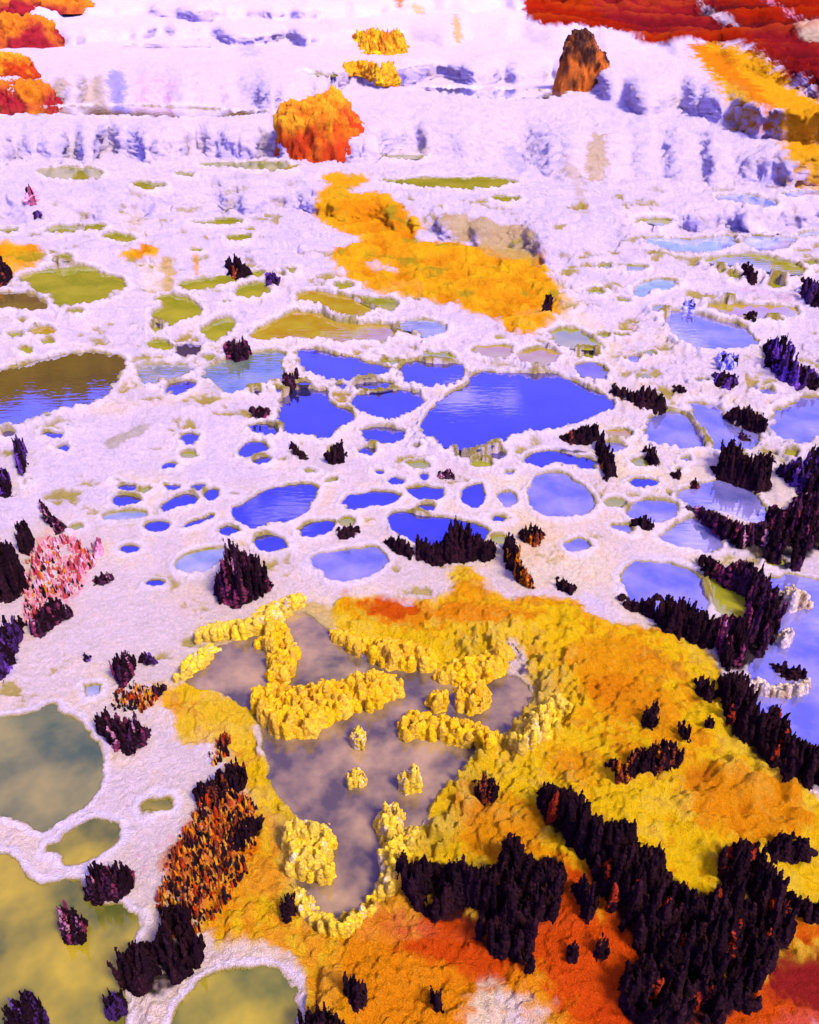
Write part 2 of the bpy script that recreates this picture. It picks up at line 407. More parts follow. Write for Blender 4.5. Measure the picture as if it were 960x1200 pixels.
PATCH = [  # colour, softness in pixels, strength, outline
 (CREAM, 40, .8, [(-60,640),(300,560),(560,540),(760,560),(760,700),(620,700),(400,720),(300,760),(200,830),(-60,860)]),
 (CREAM, 30, .75, [(-60,770),(180,790),(240,900),(230,1100),(380,1110),(380,1240),(-60,1240)]),
 (CREAMY, 26, .7, [(560,560),(625,560),(640,610),(720,640),(720,700),(600,690),(585,640)]),
 (CREAMY, 16, .7, [(690,500),(745,500),(760,535),(790,560),(770,575),(720,560),(700,530)]),
 (CREAMY, 22, .45, [(250,760),(320,700),(400,690),(520,660),(540,690),(400,720),(300,740),(230,790)]),
 (CREAMY, 24, .5, [(130,250),(180,245),(170,280),(140,280)]),
 (YEL, 14, 1, [(392,704),(430,698),(500,706),(528,692),(524,668),(545,664),(568,672),(582,702),(640,696),(690,706),(720,728),(790,738),(845,772),(852,825),(895,888),(985,945),(985,1240),(352,1240),(350,1150),(300,1110),(225,1100),(240,1040),(290,990),(292,930),(268,870),(190,845),(170,805),(215,800),(255,812),(297,838),(303,885),(350,955),(372,985),(345,1020),(370,1070),(397,1080),(450,1035),(455,990),(500,965),(505,940),(540,910),(560,876),(600,860),(622,830),(626,806),(600,786),(560,796),(500,786),(455,780),(420,765),(390,742)]),
 (PYEL, 10, .75, [(205,800),(232,762),(270,738),(330,712),(360,706),(390,712),(395,760),(360,724),(330,730),(262,760),(225,800)]),
 (PYEL, 16, .7, [(300,930),(350,960),(385,985),(395,1030),(360,1050),(420,1075),(460,1035),(460,985),(520,960),(560,900),(585,920),(540,985),(470,1000),(460,1060),(400,1100),(340,1070),(320,1000)]),
 (PYEL, 16, .6, [(520,780),(600,770),(660,800),(650,850),(600,880),(560,870),(620,830),(620,800)]),
 (CREAMY, 20, .2, [(190,835),(250,815),(290,840),(300,880),(270,890),(240,870)]),
 (YEL, 18, .85, [(195,832),(255,816),(298,842),(305,890),(345,955),(300,965),(270,890),(215,862)]),
 (ORA, 24, .85, [(400,706),(440,700),(520,706),(600,712),(640,722),(580,738),(500,734),(440,728)]),
 (RED, 16, .8, [(425,703),(460,700),(490,710),(470,722),(435,720)]),
 (ORA, 18, .6, [(640,770),(720,740),(760,760),(810,790),(800,800),(770,790),(700,830),(680,800)]),
 (BROWN, 5, .55, [(750,755),(765,752),(790,770),(812,792),(800,800),(775,782)]),
 (ORA, 26, .7, [(690,790),(770,800),(790,830),(740,850),(690,830)]),
 (ORA, 20, .75, [(790,905),(850,895),(935,930),(945,960),(920,990),(870,985),(800,960)]),
 (ORA, 24, .7, [(540,930),(590,940),(640,960),(640,1010),(560,1010),(540,970)]),
 (ORA, 24, .6, [(640,880),(700,880),(700,930),(650,915)]),
 (ORA, 30, .85, [(440,1050),(560,1080),(640,1010),(700,1030),(790,1120),(760,1240),(400,1240),(380,1150)]),
 (RED, 34, .92, [(455,1060),(560,1060),(640,1050),(680,1010),(740,1080),(790,1130),(760,1240),(660,1240),(640,1150),(560,1150),(470,1130)]),
 (RED, 24, .95, [(690,1170),(850,1150),(985,1110),(985,1240),(700,1240)]),
 (DRED, 24, .9, [(890,1120),(985,1090),(985,1190),(890,1170)]),
 (RED, 14, .8, [(915,1075),(960,1085),(985,1110),(930,1120)]),
 (RED, 16, .7, [(210,1020),(265,940),(300,960),(290,1010),(240,1070),(205,1090)]),
 (ORA, 20, .8, [(195,1020),(255,910),(300,930),(310,990),(270,1050),(225,1090)]),
 (CREAMY, 34, .9, [(545,1180),(590,1160),(625,1165),(650,1200),(650,1240),(540,1240)]),
 (CREAM, 22, .9, [(590,1165),(625,1165),(645,1200),(645,1240),(600,1240)]),
 (CREAM, 10, .9, [(220,1140),(290,1105),(345,1110),(360,1160),(355,1240),(340,1150),(300,1130),(240,1150)]),
 (WHITE, 12, .9, [(675,705),(700,700),(740,715),(730,735),(690,728)]),
 (CREAM, 12, .9, [(425,690),(470,672),(525,672),(525,692),(500,704),(450,700)]),
 (WHITE, 8, .8, [(590,745),(610,750),(625,790),(600,800),(590,770)]),
 # the orange stream between the terraces
 (GOLD, 9, 1, [(365,246),(385,215),(378,203),(420,203),(440,212),(400,226),(450,224),(490,252),(500,268),(478,284),(530,282),(585,290),(628,300),(650,330),(668,352),(655,378),(622,392),(595,386),(572,370),(520,352),(462,350),(420,332),(398,318),(382,296),(432,282),(378,262)]),
 (ORA, 14, .6, [(395,235),(450,235),(490,265),(470,285),(400,262)]),
 (ORA, 16, .55, [(520,325),(600,330),(640,345),(630,385),(590,375),(540,350)]),
 (WHITE, 6, .7, [(425,308),(455,310),(470,320),(440,318)]),
 (KHAKI, 9, .85, [(510,252),(560,252),(628,272),(636,302),(600,306),(560,288),(515,276)]),
 (CREAMY, 16, .6, [(640,300),(690,370),(730,400),(700,430),(650,400),(668,360)]),
 (RED, 9, .45, [(730,383),(750,380),(760,400),(740,420),(725,412)]),
 (GOLD, 7, 1, [(-60,288),(20,284),(52,288),(45,312),(20,330),(-60,345)]),
 (GOLD, 5, 1, [(135,303),(160,292),(185,288),(190,300),(165,305)]),
 (PYEL, 7, .8, [(186,300),(200,300),(207,340),(190,345)]),
 (CREAMY, 7, .6, [(160,305),(188,302),(190,345),(165,340)]),
 (GOLD, 3, .8, [(227,285),(231,290),(235,325),(228,325)]),
 (OLIVE, 5, .5, [(125,517),(150,505),(178,496),(170,508),(130,526)]),
 (KHAKI, 9, .75, [(688,165),(700,150),(712,170),(712,210),(695,218),(686,195)]),
 (KHAKI, 6, .5, [(492,155),(500,155),(502,185),(493,185)]),
 (KHAKI, 5, .5, [(650,165),(665,185),(685,215),(690,250),(680,252),(672,218)]),
 (GOLD, 4, .8, [(530,18),(538,18),(542,52),(532,50)]),
 (ORA, 4, .9, [(462,-6),(474,-6),(472,8),(464,8)]),
 (GOLD, 5, .7, [(480,5),(500,8),(498,18),(484,14)]),
 (KHAKI, 8, .5, [(60,100),(75,90),(80,122),(62,124)]),
 (KHAKI, 8, .5, [(90,90),(125,88),(126,124),(92,122)]),
 (BLUE, 6, .8, [(128,82),(148,85),(150,126),(128,126)]),
 (PINK, 9, .5, [(152,80),(180,85),(215,90),(216,128),(152,126)]),
 (BLUE, 6, .55, [(222,30),(238,28),(240,50),(224,50)]),
 (BLUE, 8, .35, [(280,45),(305,55),(308,70),(282,64)]),
 (BLUE, 10, .35, [(585,165),(600,170),(620,200),(605,205)]),
 (PINK, 10, .4, [(365,15),(390,12),(395,38),(375,38)]),
 (KHAKI, 8, .4, [(145,255),(165,235),(170,265),(150,275)]),
 (BLUE, 4, .7, [(172,240),(182,240),(178,256),(171,255)]),
 # gold and red flank on the right
 (GOLD, 12, 1, [(800,52),(850,52),(905,68),(940,100),(985,150),(985,222),(930,218),(918,175),(905,150),(880,128),(850,124),(838,90)]),
 (PYEL, 8, .6, [(845,95),(872,98),(885,122),(850,124)]),
 (PYEL, 10, .5, [(915,190),(985,180),(985,222),(930,218)]),
 (RED, 10, .5, [(800,50),(840,55),(880,95),(910,130),(900,132),(870,110),(840,85)]),
 (RIDGE, 6, 1, [(605,-60),(985,-60),(985,125),(950,105),(925,88),(870,52),(800,48),(760,54),(740,42),(690,28),(640,34),(615,20)]),
 (DRED, 10, .95, [(650,-60),(800,-60),(870,40),(930,80),(985,115),(985,60),(900,20),(840,40),(780,45),(700,20)]),
 (WHITE, 4, .9, [(815,-5),(830,10),(868,28),(862,32),(838,26),(822,14)]),
 (PINK, 5, .8, [(870,-4),(905,6),(930,30),(985,40),(985,24),(930,20),(905,-4)]),
 (CREAMY, 5, .8, [(930,22),(985,25),(985,50),(940,52)]),
 # pink and rusty crust
 (PINK, 12, .75, [(28,640),(60,610),(110,630),(112,680),(80,720),(30,740),(22,690)]),
 (PINK, 12, .4, [(150,985),(215,965),(220,1010),(175,1040),(160,1020)]),
 (PINK, 9, .35, [(150,860),(180,870),(165,900),(140,880)]),
 (BLUE, 9, .35, [(0,730),(25,735),(18,790),(0,800)]),
 (PINK, 12, .35, [(855,325),(930,330),(938,355),(870,355)]),
]
C = np.empty(X.shape + (3,))
C[:] = WHITE
cn1 = np.zeros_like(X); cn2 = np.zeros_like(X); cn3 = np.zeros_like(X)
cn1[near] = fbm(X[near] * 2.2, Y[near] * 2.2, Zg[near] * 2.2, 3)
cn2[near] = fbm(X[near] * 9, Y[near] * 9, Zg[near] * 9, 3, .6)
cn3[near] = fbm(X[near] * 34, Y[near] * 34, Zg[near] * 34, 2, .6)
def blend(mask, c):
    C[:] = C * (1 - mask[..., None]) + c * mask[..., None]
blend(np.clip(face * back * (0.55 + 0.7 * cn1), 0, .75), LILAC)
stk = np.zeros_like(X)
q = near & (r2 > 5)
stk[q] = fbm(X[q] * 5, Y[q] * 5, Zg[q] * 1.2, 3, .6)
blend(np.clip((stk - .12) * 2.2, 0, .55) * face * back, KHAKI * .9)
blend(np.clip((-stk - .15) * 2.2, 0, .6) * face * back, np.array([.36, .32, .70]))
blend(np.clip(0.25 - r2 / 30 + 0.35 * cn1, 0, .5) * near, CREAM)
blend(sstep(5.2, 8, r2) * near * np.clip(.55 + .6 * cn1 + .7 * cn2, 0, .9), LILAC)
blend(np.clip(0.9 * (cn1 + 0.35 * cn2) - 0.28, 0, .38) * near * sstep(9, 4, r2), CREAMY)
Ugr = U2; Vgr = V2
def patch_mask(soft, pts):
    px = chaikin(pts, 1)
    wp = on_ground = None
    m = np.zeros_like(X)
    # work in world plan: lay the outline on the ground, then measure there
    g = np.array([hit(u, v)[:2] for u, v in px])
    k = float(np.hypot(g[:, 0], g[:, 1]).mean())
    s = soft * math.hypot(k, H) / F
    b = s * 3
    q = near & (X > g[:, 0].min() - b) & (X < g[:, 0].max() + b) & (Y > g[:, 1].min() - b) & (Y < g[:, 1].max() + b)
    d = sdist(X[q], Y[q], g) + s * (1.1 * cn2[q] + 0.5 * cn3[q] + 0.5 * cn1[q])
    m[q] = 1 - sstep(-s * .5, s * .5, d)
    return m
patch_cache = []
for c, soft, st, pts in PATCH:
    mk = patch_mask(soft, pts) * st
    if c is PINK or st == .45 or st == .55: mk = mk * sstep(-.05, .35, cn2 + .9 * cn3)
    blend(mk, c)
# uneven yellow: rusty and pale tracts, small ochre hollows in the white
yl0 = np.clip((C[..., 0] - C[..., 2]) * 1.6 - 0.35, 0, 1) * near * sstep(4.6, 4.0, r2)
yl1 = yl0
yl0 = yl0 * np.clip((C[..., 1] / (C[..., 0] + .01) - .22) * 4, 0, 1)
blend(yl0 * np.clip((cn1 + .6 * cn2 + .5 * cn3 - .06) * 1.8, 0, .7), ORA)
blend(yl0 * np.clip((cn3 + .5 * cn2 - .22) * 1.8, 0, .55), np.array([.42, .15, .004]))
blend(yl0 * np.clip((-cn1 + .7 * cn2 + .5 * cn3 - .2) * 1.5, 0, .35), np.array([.72, .54, .06]))
yl0 = yl1
hol = np.zeros_like(X)
q = near & (r2 > 2.6) & (r2 < 11)
hol[q] = fbm(X[q] * 4.2, Y[q] * 5.5, Zg[q] * 5, 3, .6) + .25 * cn3[q]
hol = sstep(.27, .46, hol) * (1 - yl0) * sstep(11, 9, r2) * (1 - .8 * face)
cst = np.exp(-np.clip(inside, 0, 9) / .16) * (1 - yl0) * near * np.clip(.25 + 1.1 * cn2 + .9 * cn1, 0, .75) * sstep(10, 7, r2)
blend(cst, CREAMY * np.array([.95, .92, .8]))
blend(hol * .9, np.array([.36, .28, .012]))
Zg = Zg - .018 * hol * (inside > .03)
# yellow-olive film at the waterlines
sm = np.clip(stain * (1.15 + 0.9 * cn2), 0, .95)
band = np.exp(-((inside - rimw * .9) / (rimw * .6)) ** 2) * (1 - yl0) * near
blend(np.clip(band * .8, 0, .8), np.array([.82, .69, .66]))
blend(sm * near, OLIVE * 0.75 + YEL * 0.08)
C *= (1 + 0.10 * cn2 + 0.08 * cn3)[..., None]

# ------------------------------------------------------------------ fine relief
N = normals()
yel = np.clip((C[..., 0] - C[..., 2]) * 1.6 - 0.35, 0, 1) * near * sstep(4.6, 3.6, r2)
kn = np.zeros_like(X)
q = near & (r2 < 4.8)
wv = 0.5 * cn2[q]
kn[q] = 0.6 - worley(X[q] * 15 + wv, Y[q] * 15 + wv, Zg[q] * 9)
kn0 = np.zeros_like(X)
kn0[q] = .6 - worley(X[q] * 6.3 + wv, Y[q] * 6.3 + wv, Zg[q] * 5)
kn2 = np.zeros_like(X)
kn2[q] = 0.6 - worley(X[q] * 31 + wv, Y[q] * 31, Zg[q] * 20)
fz = np.zeros_like(X)
q = near & (r2 < 16)
wf = sstep(3.2, 5.5, r2[q])
fz[q] = (1 - wf) * 0.0055 * fbm(X[q] * 75, Y[q] * 75, Zg[q] * 50, 2, .7) + wf * 0.022 * fbm(X[q] * 34, Y[q] * 34, Zg[q] * 16, 2, .7)
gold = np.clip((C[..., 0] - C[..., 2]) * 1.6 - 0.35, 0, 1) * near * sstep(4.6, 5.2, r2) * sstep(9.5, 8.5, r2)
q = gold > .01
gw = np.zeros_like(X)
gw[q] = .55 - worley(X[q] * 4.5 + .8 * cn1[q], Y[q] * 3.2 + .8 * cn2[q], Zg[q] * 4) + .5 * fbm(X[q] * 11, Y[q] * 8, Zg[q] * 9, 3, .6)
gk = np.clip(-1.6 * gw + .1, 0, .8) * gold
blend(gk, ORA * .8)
blend(np.clip(gw * 1.3 - .1, 0, .6) * gold, YEL)
fine = gold * 0.06 * gw + near * (0.010 * cn2 + 0.006 * cn3) * np.where(isin, 0.25, 1) * (0.6 + 0.4 * back)
fine = fine + yel * (0.035 * kn + 0.030 * kn2 + .05 * kn0 + 1.1 * fz) * sstep(-0.0, 0.05, np.maximum(inside, 0)) + (1 - yel) * near * np.where(isin, 0, 1) * (0.008 * kn2 + fz)
rdg = patch_mask(8, [(605,-60),(985,-60),(985,125),(950,105),(925,88),(870,52),(800,48),(760,54),(740,42),(690,28),(640,34),(615,20)])
q = rdg > .01
rn = np.zeros_like(X)
rn[q] = .15 + .9 * fbm(X[q] * 1.1 + Y[q] * .7, Y[q] * .35, Zg[q] * .6, 4, .6) + .35 * fbm(X[q] * 6, Y[q] * 5, Zg[q] * 7, 3, .6)
blend(rdg * np.clip(-2.0 * rn + .25, 0, .9), np.array([.05, .006, .006]))  # ridge shadows painted near-black into the colour of its low relief
blend(rdg * np.clip(rn * 1.6 - .35, 0, .5), np.array([.45, .06, .004]))
fine = fine + rdg * .18 * rn
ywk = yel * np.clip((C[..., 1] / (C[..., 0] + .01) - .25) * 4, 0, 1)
blend(ywk * np.clip(-2.4 * kn2 - .25, 0, .6), np.array([.60, .22, .005]))  # recess shade painted as darker orange in the pits between knobs
blend(ywk * np.clip(2.4 * kn2 - .6, 0, .5), np.array([.74, .50, .04]))
crl = patch_mask(14, [(515,745),(600,725),(700,780),(690,840),(620,885),(570,925),(530,985),(480,1010),(450,1070),(400,1110),(350,1085),(330,1040),(345,1010),(372,985),(350,955),(325,930),(300,900),(345,955),(395,1085),(440,1040),(455,990),(500,965),(540,900),(600,860),(625,810),(600,785),(560,796)])
fine = fine + crl * sstep(0, .03, inside) * (.06 * kn + .045 * kn2)
blend(crl * np.clip(2.2 * kn - .35, 0, .6), np.array([.74, .54, .07]))
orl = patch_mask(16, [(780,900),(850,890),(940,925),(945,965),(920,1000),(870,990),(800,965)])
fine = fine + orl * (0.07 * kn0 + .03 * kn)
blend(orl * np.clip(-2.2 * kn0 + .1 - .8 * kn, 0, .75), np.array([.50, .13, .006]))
X = X + N[..., 0] * fine; Y = Y + N[..., 1] * fine; Zg = Zg + N[..., 2] * fine
r2 = np.hypot(X, Y)

# ------------------------------------------------------------------ materials
def mat(name):
    m = bpy.data.materials.new(name); m.use_nodes = True
    nt = m.node_tree; nt.nodes.clear()
    out = nt.nodes.new('ShaderNodeOutputMaterial')
    return m, nt, out
def nd(nt, typ, **kw):
    n = nt.nodes.new(typ)
    for k, v in kw.items():
        if k in n.inputs: n.inputs[k].default_value = v
        else: setattr(n, k, v)
    return n
def mineral(name, rough=0.7, bump=0.5, dist=0.01, s1=70, s2=190, vary=0.3, spec=0.25, stretch=1.0):
    """vertex colour of the mineral, broken up by grain, with a fuzzy crust"""
    m, nt, out = mat(name)
    b = nd(nt, 'ShaderNodeBsdfPrincipled', Roughness=rough); b.inputs['Specular IOR Level'].default_value = spec
    at = nd(nt, 'ShaderNodeAttribute', attribute_name='Col')
    tc = nd(nt, 'ShaderNodeTexCoord')
    mp = nd(nt, 'ShaderNodeMapping'); mp.inputs['Scale'].default_value = (1, 1, stretch)
    nt.links.new(tc.outputs['Object'], mp.inputs['Vector'])
    n1 = nd(nt, 'ShaderNodeTexNoise', Scale=s1, Detail=4.0, Roughness=0.7)
    n2 = nd(nt, 'ShaderNodeTexNoise', Scale=s2, Detail=3.0, Roughness=0.7)
    for n in (n1, n2): nt.links.new(mp.outputs[0], n.inputs['Vector'])
    ad = nd(nt, 'ShaderNodeMath', operation='ADD')
    nt.links.new(n1.outputs[0], ad.inputs[0]); nt.links.new(n2.outputs[0], ad.inputs[1])
    mr = nd(nt, 'ShaderNodeMapRange'); mr.inputs[1].default_value = 0.6; mr.inputs[2].default_value = 1.4
    mr.inputs[3].default_value = 1 - vary; mr.inputs[4].default_value = 1 + vary * 0.6
    nt.links.new(ad.outputs[0], mr.inputs[0])
    mx = nd(nt, 'ShaderNodeMix', data_type='RGBA', blend_type='MULTIPLY'); mx.inputs[0].default_value = 1
    nt.links.new(at.outputs['Color'], mx.inputs[6]); nt.links.new(mr.outputs[0], mx.inputs[7])
    nt.links.new(mx.outputs[2], b.inputs['Base Color'])
    bp = nd(nt, 'ShaderNodeBump', Strength=bump, Distance=dist)
    nt.links.new(ad.outputs[0], bp.inputs['Height']); nt.links.new(bp.outputs[0], b.inputs['Normal'])
    nt.links.new(b.outputs[0], out.inputs[0])
    return m
M_GROUND = mineral('travertine', 0.9, 1.0, 0.022, 60, 240, 0.34, 0.0)
M_ROCK = mineral('dark_crust', 0.95, 0.9, 0.012, 90, 240, 0.6, 0.0)
M_NOD = mineral('mineral_nodules', 0.75, 0.7, 0.010, 80, 220, 0.4, 0.04)
M_BOULD = mineral('algae_boulder', 0.85, 1.0, 0.03, 30, 110, 0.45, 0.1, 0.5)
M_HILL = mineral('wooded_hill', 0.95, 0.5, 0.4, 0.4, 2.0, 0.4, 0.0)

def water_mat(name, base, base2, gain, scale=3.0, ripple=0.03):
    m, nt, out = mat(name)
    tc = nd(nt, 'ShaderNodeTexCoord')
    n = nd(nt, 'ShaderNodeTexNoise', Scale=scale, Detail=4.0, Roughness=0.55)
    nt.links.new(tc.outputs['Object'], n.inputs['Vector'])
    cr = nd(nt, 'ShaderNodeMapRange'); cr.inputs[1].default_value = .38; cr.inputs[2].default_value = .66
    nt.links.new(n.outputs[0], cr.inputs[0])
    mx = nd(nt, 'ShaderNodeMix', data_type='RGBA'); mx.inputs[6].default_value = (*base, 1); mx.inputs[7].default_value = (*base2, 1)
    nt.links.new(cr.outputs[0], mx.inputs[0])
    df = nd(nt, 'ShaderNodeBsdfDiffuse'); nt.links.new(mx.outputs[2], df.inputs[0])
    gl = nd(nt, 'ShaderNodeBsdfGlossy', Roughness=0.015); gl.inputs[0].default_value = (.62, .55, 1, 1) if 'deep' in name else (.85, .80, 1, 1) if 'lilac' in name else (1, .95, .86, 1) if 'mauve' in name else (1, 1, 1, 1)
    n2 = nd(nt, 'ShaderNodeTexNoise', Scale=14.0, Detail=2.0)
    mp = nd(nt, 'ShaderNodeMapping'); mp.inputs['Scale'].default_value = (0.5, 2.2, 1)
    nt.links.new(tc.outputs['Object'], mp.inputs[0]); nt.links.new(mp.outputs[0], n2.inputs['Vector'])
    bp = nd(nt, 'ShaderNodeBump', Strength=ripple, Distance=0.02)
    nt.links.new(n2.outputs[0], bp.inputs['Height']); nt.links.new(bp.outputs[0], gl.inputs['Normal'])
    fr = nd(nt, 'ShaderNodeFresnel', IOR=1.6)
    mu = nd(nt, 'ShaderNodeMath', operation='MULTIPLY', use_clamp=True); mu.inputs[1].default_value = gain
    nt.links.new(fr.outputs[0], mu.inputs[0])
    ms = nd(nt, 'ShaderNodeMixShader')
    nt.links.new(mu.outputs[0], ms.inputs[0]); nt.links.new(df.outputs[0], ms.inputs[1]); nt.links.new(gl.outputs[0], ms.inputs[2])
    nt.links.new(ms.outputs[0], out.inputs[0])
    return m
WM = {
 'olive': water_mat('water_olive', (.12, .125, .006), (.20, .18, .012), .95),
 'amber': water_mat('water_amber', (.20, .115, .004), (.22, .17, .010), 1.0, 5),
 'brown': water_mat('water_brown', (.07, .045, .01), (.11, .08, .01), 1.8, 4, 0.06),
 'deep': water_mat('water_deep', (.012, .012, .05), (.02, .02, .08), 3.7, 3, 0.015),
 'grey': water_mat('water_grey', (.10, .12, .10), (.22, .20, .18), 2.2, 6),
 'bank': water_mat('water_dark_olive', (.035, .028, .008), (.06, .045, .01), 3.2, 3, 0.02),
 'greygreen': water_mat('water_grey_green', (.06, .085, .05), (.13, .14, .08), 1.7, 4),
 'green': water_mat('water_dark_green', (.035, .05, .018), (.15, .125, .03), .5, 3.0, 0.02),
 'sky': water_mat('water_pale_blue', (.10, .15, .32), (.20, .25, .42), 1.8, 6),
 'lilac': water_mat('water_lilac', (.06, .06, .15), (.17, .14, .26), 2.8, 4, 0.015),
 'mauve': water_mat('water_mauve', (.05, .034, .022), (.22, .14, .055), .75, 5.0, 0.02),
 'front': water_mat('water_green', (.045, .05, .008), (.22, .16, .008), 0.45, 3.4, 0.02),
}

def mesh_obj(name, verts, faces_flat, nper, m, colors=None, smooth=True, parent=None):
    me = bpy.data.meshes.new(name)
    verts = np.asarray(verts, np.float32)
    faces_flat = np.asarray(faces_flat, np.int32).ravel()
    nf = len(faces_flat) // nper
    me.vertices.add(len(verts)); me.vertices.foreach_set('co', verts.ravel())
    me.loops.add(len(faces_flat)); me.loops.foreach_set('vertex_index', faces_flat)
    me.polygons.add(nf); me.polygons.foreach_set('loop_start', np.arange(nf, dtype=np.int32) * nper)
    me.polygons.foreach_set('use_smooth', np.full(nf, smooth))
    if colors is not None:
        a = me.attributes.new('Col', 'FLOAT_COLOR', 'POINT')
        c4 = np.ones((len(verts), 4), np.float32); c4[:, :3] = np.clip(colors, 0, .9)
        a.data.foreach_set('color', c4.ravel())
    me.materials.append(m)
    me.update(calc_edges=True); me.validate()
    o = bpy.data.objects.new(name, me); col.objects.link(o)
    if parent: o.parent = parent
    return o
def grid_faces(ni, nj, wrap_i=False):
    ii = np.arange(ni if wrap_i else ni - 1); jj = np.arange(nj - 1)
    I, J = np.meshgrid(ii, jj, indexing='ij'); I2 = (I + 1) % ni
    return np.stack([I * nj + J, I * nj + J + 1, I2 * nj + J + 1, I2 * nj + J], -1).reshape(-1, 4)
# the ground under rocks is painted dark so gaps between spikes look dark

